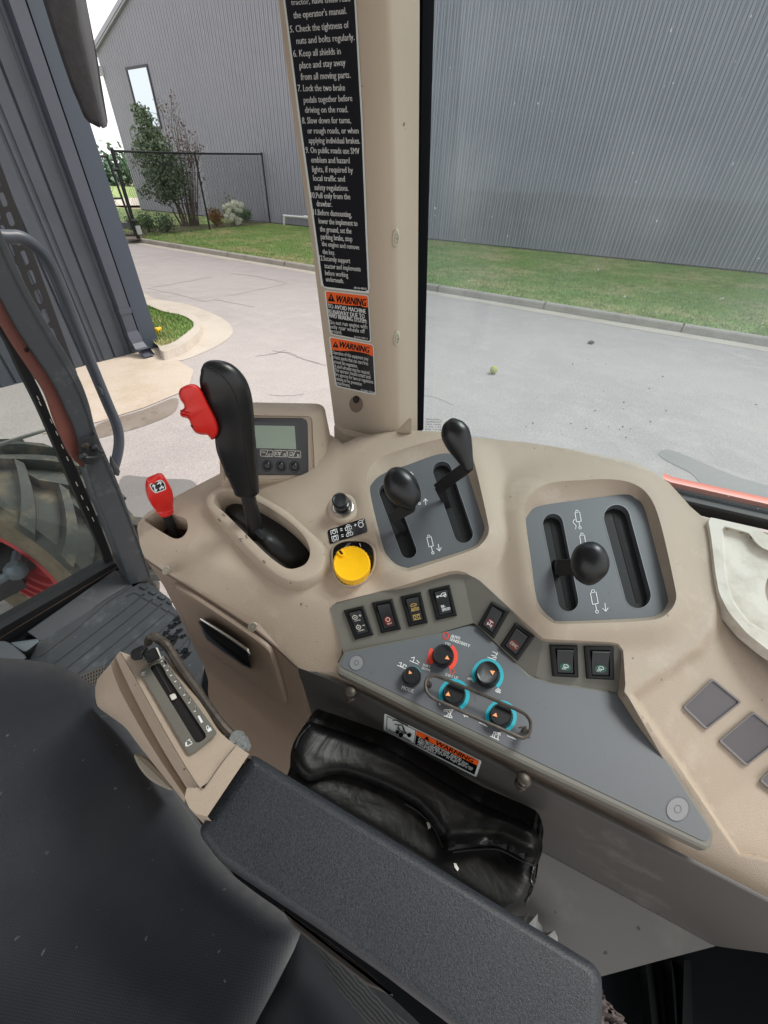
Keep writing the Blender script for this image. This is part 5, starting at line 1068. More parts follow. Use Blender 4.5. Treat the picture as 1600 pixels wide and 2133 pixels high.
# small red lever
bp = a1(A.off(-.04), 352, 1118); FS = facing(bp)
t = thing('red_lever', 'short black lever with a boxy bright red knob at the front corner', 'lever', tuple(bp))
mb = MB(); spine(mb, FS, pz((318, 1395, 36), (285, 1310, 37), (250, 1225, 37), (240, 1195, 36)), .9); mb.out('shaft', BLKM, t)
mb = MB(); spine(mb, FS, [tuple(p) for p in spline(np.array(pz((155, 920, 30), (158, 926, 58), (162, 938, 72), (174, 985, 90), (192, 1045, 98), (212, 1105, 86), (226, 1150, 68))), 3)], .85, 24, sq=3.2)
spine(mb, FS, pz((224, 1146, 62), (228, 1156, 70), (231, 1163, 62), (232, 1166, 66), (236, 1176, 66), (238, 1182, 57), (239, 1185, 60), (242, 1196, 59), (244, 1204, 50), (246, 1210, 38)), .85, 24)
kn = mb.out('knob', RED, t, smooth=60)
HK = Hit(kn, off=.0005); lb_ = rounded(z5((110, 978), (200, 940), (228, 960), (244, 1015), (160, 1048), (130, 1020)), 4, 3)
mb = MB(); patch(mb, HK, lb_, 1); patch(mb, Lift(HK, .0004), inset(lb_, 2), 0); L8 = Lift(HK, .0008)
ribbons(mb, L8, [z5((146, 985), (162, 1028)), z5((138, 995), (144, 982), (156, 988)), z5((152, 1020), (163, 1032), (170, 1016)), z5((175, 975), (200, 962)), z5((185, 960), (202, 962), (198, 978)), z5((190, 1008), (222, 998)), z5((196, 1015), (205, 990), (220, 1006))], 2.4, i=1); mb.out('knob_label', [LAB, LABW], kn, smooth=None, fix=False)
# hydraulic levers
GH = 'black hydraulic levers rising from the grey plates'
def zsp(f, *r, s=.25): return [(*f((x, y))[0], w*s, *d) for x, y, w, *d in r]
def hyd(label, base, arms, knob, f, s, dep=.9, pull=.05):
    bp = a1(A.off(-.015), *f(base)[0]); pl = facing3((bp-EYE)*(1-pull) + EYE); t = thing('hydraulic_lever', label, 'lever', tuple(bp), GH)
    mb = MB()
    for ar in arms: spine(mb, pl, zsp(f, *ar, s=s), .35, 12, sq=5)
    mb.out('arm', BLKM, t, smooth=40)
    mb = MB(); spine(mb, pl, [tuple(p) for p in spline(np.array(zsp(f, *knob, s=s)), 3)], dep, 28); mb.out('knob', BLKS, t, smooth=70)
# the arms start in the slots and reach forward to the knobs
def hyd2(label, base, arms, knob, f, s, dep=.9):
    bp = a1(A.off(-.012), *f(base)[0]); t = thing('hydraulic_lever', label, 'lever', tuple(bp), GH); q = bp - EYE; mb = MB()
    for ar in arms:
        V = []
        for x, y, w_, k in ar:
            u, v_ = f((x, y))[0]; V.append((W(u, v_)*np.linalg.norm(q)*(1-k), w_*s/FPX*np.linalg.norm(q)))
        rings = []
        for j in range(len(V)):
            d = V[min(j+1, len(V)-1)][0] - V[max(j-1, 0)][0]; d /= np.linalg.norm(d); vv = -V[j][0]/np.linalg.norm(V[j][0]); sx = np.cross(d, vv); sx /= np.linalg.norm(sx); sz = np.cross(sx, d)
            a, b = V[j][1], .0032; c = V[j][0] + EYE; rings.append(np.array([c + sx*a*.92 + sz*b, c + sx*a + sz*b*.5, c + sx*a - sz*b*.5, c + sx*a*.92 - sz*b, c - sx*a*.92 - sz*b, c - sx*a - sz*b*.5, c - sx*a + sz*b*.5, c - sx*a*.92 + sz*b]))
        mb.loft(rings, True, True, True)
    mb.out('arm', BLKM, t, smooth=40)
    kk = knob[0]; pl = facing3(W(*f((knob[1][0], knob[1][1]))[0])*np.linalg.norm(q)*(1-kk) + EYE); mb = MB()
    spine(mb, pl, [tuple(p) for p in spline(np.array(zsp(f, *knob[1:], s=s)), 3)], dep, 28); mb.out('knob', BLKS, t, smooth=70)
hyd2('hydraulic lever with pear knob low over the near slot of the front plate', (742, 1050), [((745, 1085, 20, -.01), (690, 1020, 30, .015), (640, 950, 40, .035)), ((625, 962, 42, .035), (700, 910, 48, .055), (790, 862, 44, .075))], (.095, (825, 862, 30), (815, 855, 62), (778, 805, 108), (735, 745, 134), (692, 680, 140), (650, 615, 114), (622, 575, 76), (606, 555, 26)), z6, .25)
hyd2('tallest hydraulic lever with pear knob standing above the console rim', (1080, 830), [((1105, 900, 26, -.012), (1065, 800, 32, .01), (1025, 700, 42, .03)), ((1010, 712, 46, .03), (1100, 640, 46, .06), (1200, 570, 46, .09), (1255, 530, 44, .10))], (.115, (1268, 572, 24), (1265, 556, 42), (1258, 520, 52), (1240, 470, 66), (1212, 400, 92), (1180, 320, 116), (1150, 240, 121), (1130, 172, 88), (1122, 140, 44), (1118, 128, 14)), z6, .25)
hyd2('hydraulic lever with round ball knob over the rear plate', (450, 655), [((440, 640, 40, -.01), (435, 645, 40, .03), (475, 645, 38, .05), (560, 640, 36, .07))], (.11, (604, 502, 20), (605, 515, 52), (606, 548, 86), (608, 618, 108), (612, 685, 92), (617, 725, 52), (620, 742, 18)), q1, .375)
# display unit
dpb = a1(A, 600, 1000); h_ = np.array([-(dpb[0])*.9, -(dpb[1])*1.15, 0]); h_ /= np.linalg.norm(h_); DP = Pl(h_*.92 + np.array([0, 0, .40]), dpb - EYE)
t = thing('display_unit', 'beige display box with a green grey lcd and three round buttons', 'display', tuple(dpb))
df = rounded(z5((660, 448), (1325, 456), (1352, 480), (1372, 900), (1362, 928), (1330, 940), (672, 965)), 5, 4); dmid = rounded(z5((655, 400), (1365, 412), (1410, 440), (1452, 920), (1420, 958), (1330, 968), (670, 1000)), 6, 4); dbk = rounded(z5((650, 352), (1395, 366), (1440, 390), (1500, 690), (1500, 760), (1440, 955), (672, 1010)), 7, 4)
mb = MB(); n = 120; m3 = [resample(x, n) for x in (df, dmid, dbk)]
mb.loft([at(DP.off(-.003), inset(m3[0], 3)), at(DP, inset(m3[0], 1)), at(DP.off(-.0005), m3[0]), at(DP.off(-.016), m3[1]), at(DP.off(-.022), inset(m3[1], -5)), at(DP.off(-.075), m3[2])], True, True, False); mb.out('housing', TAN, t, smooth=50)
bzl = rounded(z5((690, 474), (1288, 478), (1312, 500), (1320, 908), (690, 908)), 4, 3); mb = MB(); blob(mb, resample(bzl, 60), DP.off(.0005), .0015, .004, 1.5); bz_ = mb.out('bezel', mat('display black', (24, 26, 31), .3), t)
BP = DP.off(.0024); mb = MB(); patch(mb, BP, rounded(z5((700, 500), (1240, 512), (1250, 690), (1250, 735), (700, 700)), 3, 2)); mb.out('screen_surround', BLKG, bz_, smooth=None, fix=False)
mb = MB(); patch(mb, BP.off(.0005), z5((715, 528), (1214, 536), (1226, 712), (715, 696))); mb.out('screen', LCD, bz_, smooth=None, fix=False)
mb = MB(); DI = BP.off(.0005)
for (x0, y0, x1, y1), l in (((954, 716, 1048, 768), 'c'), ((1057, 719, 1154, 770), 'p'), ((1161, 722, 1259, 776), 't')):
    ribbons(mb, DI, [rounded(z5((x0, y0), (x1, y0+4), (x1+2, y1), (x0+2, y1-4)), 2, 2)], .9, True); ribbons(mb, DI, [z5((x0+40, y1-4), (x0+58, y0+4))], .9)
    if l == 'c': text(mb, DI, 'CAL', *z5((x0+6, y0+24), (x0+42, y0+25)), 4.4); text(mb, DI, 'SET', *z5((x0+54, y1-8), (x0+90, y1-5)), 4.4)
    else:
        ribbons(mb, DI, [arc(z5((x0+26, y0+24))[0], 3, 3, 0, 360, 12)], 1); text(mb, DI, '-B' if l == 'p' else '.B', *z5((x0+62, y1-8), (x0+90, y1-6)), 6)
        ribbons(mb, DI, [z5((x0+10, y0+38), (x0+10, y0+14), (x0+42, y0+16), (x0+42, y0+38))] if l == 'p' else [z5((x0+10, y0+42), (x0+34, y0+36), (x0+40, y0+12), (x0+44, y0+42))], 1)
mb.out('display_print', WHT2, bz_, smooth=None, fix=False)
for c in ((1008, 838), (1111, 842), (1215, 846)):
    p = z5(c)[0]; mb = MB(); mb.loft([at(BP, arc(p, 11.5, 12.5, 0, 360, 25)[:-1]), at(BP.off(.002), arc(p, 10.5, 11.5, 0, 360, 25)[:-1]), at(BP.off(.002), arc(p, 8.5, 9.3, 0, 360, 25)[:-1]), at(BP.off(.0012), arc(p, 7.5, 8.2, 0, 360, 25)[:-1]), at(BP.off(.003), arc(p, 5, 5.5, 0, 360, 25)[:-1])], True, False, True); mb.out('button', BLKS, t, smooth=30)
# ------------------------------------------------------------------ armrest with its position lever tower
AR = Zp(-.45); t = thing('armrest', 'long pebbled charcoal armrest ending in a beige numbered lever quadrant', 'armrest', tuple(a1(AR, 800, 1800) - np.array([0, 0, .2])))
ap = rounded([(524, 1569), (1238, 2008), (1254, 2034), (1254, 2330), (1120, 2270), (942, 2134), (812, 2036), (650, 1922), (455, 1792), (417, 1740), (417, 1724)], 14, 6)
ap = resample(ap, 200); mb = MB(); v, F, lps = cdt(inset(ap, 22), [], 14); V = at(AR, v); mb.add(V, orient(V, F)); rg = []
for k in range(8): th = math.pi/2*k/7; rg.append(at(AR.off(-.010*(1-math.cos(th))), inset(ap, 22 - 22*math.sin(th)*1.0)))
rg.append(rg[-1] - np.array([0, 0, .025])); rg.append(rg[-1] - np.array([0, 0, .008]) + (rg[-1].mean(0)-rg[-1])*.06); mb.loft(rg, True, False, True); mb.out('pad', PEB, t, smooth=60, fix=False)
e_r = q5((690, 318), (770, 400), (880, 560), (990, 715), (1100, 880), (1192, 1008), (1315, 1090), (1428, 1180)); e_0 = q5((345, 315), (400, 405), (440, 500), (560, 720), (700, 960), (850, 1230), (990, 1470), (1010, 1485)); e_1 = q5((300, 283), (335, 390), (400, 520), (520, 740), (660, 980), (800, 1240), (930, 1470), (990, 1500))
TZ = Zp(-.435)
mb = MB(); N_ = 50; rs = lambda p: resample(spline(p, 4), N_, False)
tp = [(q5((690, 318), (515, 400), (430, 415))), ]
top_l = q5((300, 283), (430, 520), (600, 830), (800, 1180), (995, 1480)); top_r = q5((690, 318), (870, 545), (1050, 800), (1190, 1008), (1428, 1182))
l2 = q5((250, 345), (300, 560), (420, 760), (600, 1060), (760, 1290), (860, 1420)); l3 = q5((160, 430), (180, 620), (300, 760), (440, 900), (620, 1180), (800, 1400)); l4 = q5((85, 530), (80, 640), (150, 790), (340, 885), (480, 1110), (700, 1390)); 
bot = q5((78, 560), (86, 720), (120, 785), (330, 890), (430, 1020), (700, 1390))
L_ = [(top_r, -.438), (q5((560, 380), (720, 640), (880, 880), (1050, 1130), (1210, 1330)), -.437), (top_l, -.434), (q5((292, 286), (424, 522), (594, 834), (794, 1186), (985, 1485)), -.444)]
rows = [at(Zp(z), rs(p)) for p, z in L_]
end_px = q5((1060, 1726))[0]
side = [(q5((262, 322), (362, 540), (500, 815), (700, 1170), (905, 1505)), -.447), (q5((254, 332), (352, 546), (490, 822), (690, 1180), (898, 1510)), -.462), (q5((210, 395), (280, 590), (400, 820), (600, 1160), (870, 1560)), -.458), (q5((150, 460), (190, 640), (330, 850), (540, 1170), (860, 1610)), -.475), (q5((95, 530), (120, 720), (280, 862), (480, 1130), (900, 1655)), -.50), (q5((78, 600), (95, 745), (230, 860), (420, 1030), (800, 1520)), -.535), (q5((85, 720), (110, 775), (230, 865), (400, 1000), (780, 1500)), -.60)]
rows += [at(Zp(z), rs(p)) for p, z in side]
back = rows[0] - np.array([0, 0, .05]); mb.loft([back] + rows, False); tw = mb.out('lever_tower', TAN, t, smooth=45, fix=False)
# front wedge that carries the pad
wd = q5((1428, 1182), (1062, 1728), (960, 1705), (900, 1650), (862, 1560), (880, 1480), (990, 1476), (1030, 1478), (1310, 1100)); mb = MB(); patch(mb, Zp(-.4335), wd); k = at(Zp(-.4335), q5((870, 1560), (905, 1660), (1060, 1726))); mb.loft([k, k - np.array([0, 0, .06])], False); mb.out('pad_socket', TAN, t, smooth=30, fix=False)
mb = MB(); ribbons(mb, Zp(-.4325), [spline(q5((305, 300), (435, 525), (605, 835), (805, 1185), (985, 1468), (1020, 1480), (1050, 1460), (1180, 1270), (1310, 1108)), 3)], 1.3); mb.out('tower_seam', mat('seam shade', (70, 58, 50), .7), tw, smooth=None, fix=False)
sp = rounded(q5((470, 455), (640, 350), (672, 345), (1142, 985), (1128, 1012), (925, 1180), (890, 1172)), 4, 3)
slt = rounded(q5((545, 405), (640, 368), (668, 420), (690, 440), (690, 465), (1050, 1010), (1052, 1040), (985, 1085), (955, 1078), (640, 560)), 4, 3)
TP = Zp(-.4315); plq = sheet('number_plate', sp, TP, OLIVE, t, holes=[resample(slt, 60)], thick=.002, hole_depth=.006)
mb = MB(); patch(mb, Zp(-.4345), inset(slt, -2)); o = mb.out('slot', VOID, plq, smooth=None, fix=False)
mb = MB(); blob(mb, resample(rounded(q5((725, 665), (775, 645), (798, 690), (750, 715)), 3), 20), Zp(-.4325), .003, .002, 1.5); mb.out('stop_peg', mat('pale peg', (210, 208, 200), .4), o)
mb = MB(); ribbons(mb, Zp(-.4335), [q5((600, 400), (740, 640))], 2); mb.out('slot_rod', mat('slot rod', (60, 60, 62), .4), o, smooth=None, fix=False)
mb = MB(); TI = TP.off(.0005); ups = (.55, -.85)
for s, x, y in (('0', 680, 355), ('1', 702, 395), ('2', 730, 435), ('3', 762, 480), ('4', 800, 533), ('5', 840, 590), ('6', 878, 652), ('7', 920, 720), ('8', 970, 795), ('9', 1022, 865)):
    text(mb, TI, s, *q5((x-10, y+2), (x+8, y-8)), 8.2, bold=.3)
    if s != '9': ribbons(mb, TI, [q5((x-26, y+16), (x-12, y+8))], 1.6)
patch(mb, TI, q5((975, 850), (992, 842), (1025, 900), (1006, 912))); ribbons(mb, TI, [q5((485, 480), (505, 465)), q5((488, 492), (510, 482)), q5((490, 465), (520, 462))], 1.2)
patch(mb, TI, q5((1056, 966), (1088, 946), (1102, 972), (1068, 990))); ribbons(mb, TI, [q5((1056, 966), (1052, 940), (1066, 932), (1076, 952))], 1.8)
patch(mb, TI, q5((868, 1078), (880, 1072), (886, 1112), (868, 1116))); ribbons(mb, TI, [q5((885, 1060), (905, 1065), (925, 1078)), q5((882, 1064), (910, 1052)), q5((884, 1114), (928, 1090))], 1.8); mb.out('plate_print', WHT, plq, smooth=None, fix=False)
mb = MB(); blob(mb, resample(rounded(q5((490, 295), (600, 245), (650, 345), (540, 392)), 3), 40), Zp(-.418), .006, .016, 3); blob(mb, resample(rounded(q5((385, 300), (400, 270), (500, 220), (540, 240), (545, 262), (500, 290), (495, 350), (420, 365), (390, 340)), 5), 40), Zp(-.420), .008, .014, 4); sld = mb.out('slider', BLK, t)
mb = MB(); blob(mb, resample(q5((605, 250), (625, 245), (662, 345), (652, 352)), 20), Zp(-.4165), .005, .012, 1.5); mb.out('slider_pointer', mat('pale peg', (210, 208, 200), .4), sld)
rr = spline(q5((545, 200), (552, 172), (575, 155), (600, 152), (650, 185), (690, 215), (735, 275), (825, 420), (955, 605), (1085, 795), (1190, 935), (1260, 1010)), 4)
zz = np.interp(np.arange(len(rr)), [0, 8, 20, len(rr)-1], [-.46, -.43, -.43, -.45])
mb = MB(); mb.tube([a1(Zp(z), *p) for p, z in zip(rr, zz)], .0052, 10); mb.out('guard_rod', IRON, t)
mb = MB()
for c, r in (((1240, 1000), .006), ((1320, 1050), .009), ((1360, 1085), .008), ((1385, 1120), .007)): mb.ball(a1(Zp(-.45), *q5(c)[0]), (r, r, r*.9), 8)
mb.out('bolt', mat('zinc bolt', (140, 146, 146), .5, metal=.6, bump=1, bscale=300), t, smooth=20)
lv = spline(q5((418, 1200), (445, 1180), (530, 1215), (640, 1320), (745, 1440), (760, 1500), (690, 1482), (560, 1410), (470, 1310)), 3, True)
mb = MB(); blob(mb, resample(lv, 50), Zp(-.52), .006, .02, 5); mb.out('adjuster', mat('adjuster tan', (140, 132, 118), .5), t)
mb = MB(); blob(mb, resample(q8((722, 704), (840, 785), (960, 880), (1010, 930), (940, 900), (830, 815), (750, 750)), 50), Zp(-.50), .01, .03, 5); mb.out('pad_bracket', mat('bracket brown', (40, 36, 33), .7), t)
# seat
t = thing('driver_seat', 'wide navy twill seat cushion with pale specks of dirt at the lower left', 'seat', tuple(a1(Zp(-.9), 200, 1900)))
sb = np.vstack([spline([(-1000, 1560), (-600, 1440), (-220, 1390), (-60, 1368), (0, 1370), (70, 1376), (130, 1390), (180, 1418), (225, 1458), (270, 1515), (318, 1580), (365, 1655), (410, 1725), (455, 1795), (520, 1850), (590, 1900), (622, 1930), (618, 1965), (590, 2020), (560, 2080), (525, 2150), (490, 2230)], 4), [(440, 2700), (-1000, 2700)]])
class SeatS:
    def t(s, uv):
        d = seg_dist(uv, sb[:-2], False); q = np.clip(d/80, 0, 1); u = np.asarray(uv, float)
        return Zp(-.60).t(uv) + .075*(1 - np.sqrt(np.clip(1-(1-q)**2, 0, 1))) - .003*np.exp(-((u[:, 0]-250)**2 + (u[:, 1]-1850)**2)/220**2) + .002*np.sin(u[:, 0]*.018 + u[:, 1]*.009) + .0012*np.sin(u[:, 1]*.022 - u[:, 0]*.012)
    def toeye(s): return np.array([0, 0, 1.])
sheet('cushion', resample(sb, 420), SeatS(), FAB, t, step=18, thick=.12, down=(.0, .0, -1), smooth=80)
s2 = spline([(500, 2160), (560, 2050), (590, 1980), (610, 1930), (650, 1945), (700, 1985), (760, 2030), (830, 2090), (900, 2160), (960, 2240), (600, 2330)], 4, True)
class Seat2:
    def t(s, uv): d = seg_dist(uv, s2); q = np.clip(d/50, 0, 1); return Zp(-.665).t(uv) + .05*(1-np.sqrt(np.clip(1-(1-q)**2, 0, 1)))
    def toeye(s): return np.array([0, 0, 1.])
sheet('seat_side', resample(s2, 120), Seat2(), mat('seat side cloth', (26, 29, 34), .9), t, step=14, thick=.1, smooth=80)
wm, N, L, b, tc = ntree('seat webbing', .85); wv = N.new('ShaderNodeTexWave'); wv.inputs['Scale'].default_value = 110; wv.inputs['Distortion'].default_value = 3; L.new(tc.outputs['Object'], wv.inputs[0]); r = N.new('ShaderNodeValToRGB'); r.color_ramp.elements[0].color = lin((20, 22, 25)); r.color_ramp.elements[1].color = lin((58, 60, 60)); L.new(wv.outputs['Fac'], r.inputs[0]); L.new(r.outputs[0], b.inputs['Base Color'])
mb = MB(); wa, wb = spline(q8((800, 770), (840, 860), (880, 930), (960, 1020), (1040, 1110)), 5), spline(q8((850, 800), (920, 870), (990, 950), (1080, 1030), (1160, 1110)), 5)
A_, B_ = at(Zp(-.62), wa), at(Zp(-.61), wb); mb.loft([A_ - np.array([0, 0, .01]), A_, .5*(A_+B_) + np.array([0, 0, .006]), B_, B_ - np.array([0, 0, .01])], False); mb.out('webbing', wm, t, smooth=60, fix=False)
# pouch hung on the kick panel
bag_b = spline(q6((150, 60), (182, 64), (340, 118), (560, 202), (760, 318), (960, 440), (1120, 515), (1240, 570), (1300, 612), (1326, 700), (1318, 745), (1305, 780), (1275, 790), (1285, 830), (1304, 852), (1282, 900), (1250, 980), (1205, 1012), (1100, 1030), (800, 830), (500, 640), (200, 470), (40, 380), (58, 290), (64, 200), (100, 125)), 3, True)
class Bag:
    def __init__(s, k=1.0, off=0, loop=None): s.k, s.o, s.l = k, off, bag_b if loop is None else loop
    def t(s, uv):
        u = np.asarray(uv, float); d = seg_dist(u, s.l[::2]); q = np.clip(d/60, 0, 1); along = (u[:, 0]-640)*.83 + (u[:, 1]-1500)*.55; acr = -(u[:, 0]-640)*.55 + (u[:, 1]-1500)*.83
        wx = along + 14*np.sin(acr*.045 + along*.011); wy = acr + 9*np.sin(along*.03)
        fold = lambda p, q, w_: np.exp(-np.abs(seg_dist(u, np.array(q6(p, q)), False))/w_)
        wr = .0007*np.sin(wx*.05 + wy*.08) + .003*fold((640, 470), (830, 690), 6) + .003*fold((840, 700), (1100, 690), 7) - .003*fold((900, 735), (1240, 745), 8) + .002*fold((170, 200), (420, 330), 12) + .0015*fold((480, 330), (900, 560), 14) - .003*fold((1100, 600), (1290, 720), 9) + .002*fold((1000, 500), (900, 690), 10)
        return np.minimum(D1.t(u), .66) - .012 - s.o - s.k*(.020*np.sqrt(1-(1-np.clip(d/26, 0, 1))**2) + wr*q) - s.k*.05*sstep((acr+60)/330)
    def toeye(s): return D1.toeye()
t = thing('storage_pouch', 'floppy black vinyl pouch with a creased open flap below the dial panel', 'pouch', tuple(a1(D1, 850, 1650)))
bo = sheet('pouch_body', resample(bag_b, 220), Bag(.6), VINYL, t, step=11, thick=.02, smooth=80)
flp = spline(q6((150, 58), (182, 62), (340, 115), (560, 198), (760, 314), (960, 436), (1120, 511), (1242, 566), (1304, 608), (1330, 700), (1322, 745), (1300, 778), (1230, 745), (1110, 688), (1000, 690), (900, 700), (840, 700), (790, 590), (690, 480), (560, 410), (400, 345), (280, 322), (170, 358), (110, 330), (75, 270), (66, 195), (100, 120)), 3, True)
class Flap(Bag):
    def t(s, uv):
        u = np.asarray(uv, float); hem = seg_dist(u, np.array(q6((860, 705), (1000, 690), (1110, 690), (1230, 745), (1300, 778))), False)
        return Bag.t(s, u) - .016*np.exp(-(hem/16)**2)*(1 + .35*np.sin(u[:, 0]*.06)) + .004*np.exp(-((hem-34)/14)**2)
fo = sheet('pouch_flap', resample(flp, 220), Flap(1.0, .012, flp), VINYL, t, step=9, thick=.006, smooth=80)
HB = Hit(bo, fo, off=.001); mb = MB()
for ln in (q6((85, 190), (110, 130), (160, 75)), q6((880, 712), (1000, 700), (1110, 700), (1220, 752), (1296, 790)), q6((640, 470), (720, 520), (790, 600), (830, 690)), q6((1290, 790), (1275, 850), (1285, 900), (1250, 970))): mb.tube(at(Lift(HB, .001), resample(spline(ln, 8), 40, False)), .0012, 6)
mb.out('piping', mat('vinyl piping', (34, 36, 38), .35), t)
mb = MB(); patch(mb, Lift(HB, .001), q6((748, 565), (762, 562), (770, 590), (758, 600))); patch(mb, Lift(HB, .001), q6((885, 770), (898, 772), (912, 800), (905, 812), (890, 792))); mb.out('sticker_scrap', mat('paper scrap', (214, 214, 206), .7), t, smooth=None, fix=False)
t = thing('torn_wrapper', 'crumpled torn white plastic wrapper poking out behind the armrest edge', 'wrapper', tuple(a1(D2, 1125, 1960)))
mb = MB(); top = q6((1195, 1025), (1215, 1015), (1240, 1028), (1262, 1022), (1290, 1035), (1304, 1018), (1325, 1050), (1340, 1085), (1358, 1118), (1380, 1098), (1396, 1090), (1408, 1130), (1420, 1175)); n = len(top)
lowr = [(x - 30, y + 60) for x, y in top]; T1 = at(D2.off(.02), [(x, y+6) for x, y in top]) + rng.normal(0, .0015, (n, 3)); T2 = at(D2.off(.045), [((x*.5+a*.5), (y*.5+b*.5)) for (x, y), (a, b) in zip(top, lowr)]) + rng.normal(0, .003, (n, 3)); T3 = at(D2.off(.03), lowr)
mb.loft([T1, T2, T3], False); mb.out('film', mat('torn film', (196, 198, 196), .4, var=.2, vscale=80), t, smooth=20, fix=False)
t = thing('torn_cloth', 'crumpled grey brown cloth tucked under the end of the armrest', 'cloth', tuple(a1(Zp(-.6), 1300, 2110)))
mb = MB(); X_, Y_ = np.meshgrid(np.linspace(0, 1, 14), np.linspace(0, 1, 12)); q4_ = np.array(q7((400, 1890), (560, 1990), (760, 2200), (330, 2250))); pts = np.array([bil(q4_, a, b) for a, b in zip(X_.ravel(), Y_.ravel())]); V = at(Zp(-.56), pts); V[:, 2] += rng.normal(0, .006, len(V)) - .05*X_.ravel()
mb.add(V, [(j*14+i, j*14+i+1, j*14+i+15, j*14+i+14) for j in range(11) for i in range(13)]); mb.out('fold', mat('torn cloth', (86, 78, 78), .9, var=.3, vscale=60, bump=.6, bscale=300), t, smooth=30, fix=False)
t = thing('rear_frame', 'black ribbed metal frame in the dark gap under the lower console panel', 'frame', tuple(a1(Zp(-1.0), 1400, 2080)))
mb = MB(); pb_ = [(1180, 2010), (1700, 1940), (1900, 2000), (1900, 2500), (1100, 2500)]; patch(mb, Zp(-.85), pb_)
for x0, x1, x2, x3 in ((1330, 1345, 1362, 1345), (1378, 1398, 1400, 1392), (1395, 1425, 1440, 1400)): mb.loft([at(Zp(-.84), [(x0, 2000), (x3, 2200)]), at(Zp(-.80), [(x1, 2000), (x3+20, 2200)]), at(Zp(-.84), [(x2, 2000), (x3+45, 2200)])], False)
mb.out('plate', mat('frame black', (13, 16, 18), .8, spec=.1), t, smooth=20, fix=False)
# ------------------------------------------------------------------ tray at the rear of the console
t = thing('cup_tray', 'white dusty moulded tray with a cup hole behind the rear lever plate', 'tray', tuple(a1(A, 1560, 1200)))
tr_o = rounded([(1474, 1076), (1585, 1101), (1592, 1112), (1700, 1150), (1900, 1220), (1900, 1450), (1700, 1420), (1600, 1354), (1555, 1318), (1518, 1275), (1498, 1235), (1490, 1190), (1482, 1120)], 10, 4)
tr_i = rounded([(1503, 1094), (1562, 1110), (1574, 1130), (1590, 1142), (1720, 1190), (1850, 1240), (1850, 1400), (1600, 1322), (1556, 1296), (1526, 1255), (1514, 1218), (1508, 1180)], 8, 4)
TR_ = A.off(.006); mb = MB(); v, F, lps = cdt(resample(tr_o, 120), [resample(tr_i, 100)], 12); V = at(TR_, v); mb.add(V, orient(V, F)); o_ = at(TR_, lps[0]); mb.loft([o_, o_ - AN*.018]); i_ = at(TR_, lps[1]); i2 = at(TR_.off(-.010), inset(lps[1], 4)); mb.loft([i_, i_*.8+i2*.2, i2]); mb.out('rim', TRAY, t, smooth=40, fix=False)
ch = arc((1640, 1228), 46, 52, 0, 360, 33)[:-1]; mb = MB(); v, F, lps = cdt(inset(lps[1], 3.5), [ch], 14); V = at(TR_.off(-.0095), v); mb.add(V, orient(V, F)); mb.out('tray_floor', TRAY, t, smooth=None, fix=False)
c_ = at(TR_.off(-.0095), ch); mb = MB(); mb.loft([c_, c_ - AN*.05], True, False, True); mb.out('cup_hole', mat('cup brown', (120, 82, 50), .7), t)
# ------------------------------------------------------------------ beige cab pillar with its stickers
t = thing('cab_pillar', 'beige moulded cab pillar carrying black and orange safety stickers', 'pillar', tuple(a1(Xp(.62), 780, 900)))
XL, XC, XR = Xp(.655), Xp(.612), Xp(.665)
lE = [(560, -250), (580, 0), (612, 250), (648, 500), (676, 720), (700, 905), (706, 950)]; cE = [(760, -250), (783, 0), (797, 250), (806, 500), (811, 720), (813, 915), (814, 960)]; rE = [(838, -250), (843, 0), (845, 250), (847, 500), (849, 720), (851, 900), (852, 945)]
N2 = 40; l_, c_, r_ = [resample(spline(x, 5), N2, False) for x in (lE, cE, rE)]; PLf, PCf, PRf = at(XL, l_), at(XC, c_), at(XR, r_)
FP = P3(PLf[3]-EYE, PLf[-3]-EYE, PCf[20]-EYE)
rows = [PLf + np.array([.05, .02, 0]), PLf + np.array([.012, .004, 0])]
for s in (0, .12, .3, .5, .66): rows.append(PLf*(1-s) + PCf*s)
for k in range(1, 8):
    s = k/8; P0, P1, P2_ = PLf*.34 + PCf*.66, PCf, PCf*.45 + PRf*.55; rows.append((1-s)**2*P0 + 2*s*(1-s)*P1 + s*s*P2_)
rows += [PCf*.45+PRf*.55, PCf*.1 + PRf*.9, PRf, PRf + np.array([.03, -.004, 0]), PRf + np.array([.06, .03, 0])]
mb = MB(); mb.loft(rows, False); pil = mb.out('trim', TAN2, t, smooth=50, fix=False)
HP = Hit(pil, off=.0012)
PD = at(HP, [(742, 845)])[0]
mb = MB(); cc = (742, 842); lp0, lp1 = arc(cc, 18, 21, 0, 360, 33)[:-1], arc((cc[0]-1, cc[1]-5), 13, 15, 0, 360, 33)[:-1]
mb.loft([at(Lift(HP, .0002), lp0), at(Lift(HP, .0012), inset(lp0, 1.5)), at(Lift(HP, .0008), inset(lp0, 4))], True); rec = mb.out('screw_recess', TAN2, t, smooth=70, fix=False)
mb = MB(); patch(mb, Lift(HP, .0009), inset(lp0, 3.6)); rf = mb.out('recess_floor', mat('recess tan', (120, 106, 92), .6), rec, smooth=None, fix=False)
mb = MB(); patch(mb, Lift(HP, .0016), arc((742, 832), 7, 8, 0, 360, 20)[:-1], 0); ribbons(mb, Lift(HP, .0022), [[(738, 828), (745, 836)], [(746, 828), (738, 835)]], 1.6, i=1); mb.out('screw', [VOID, STEEL], rec, smooth=None, fix=False)
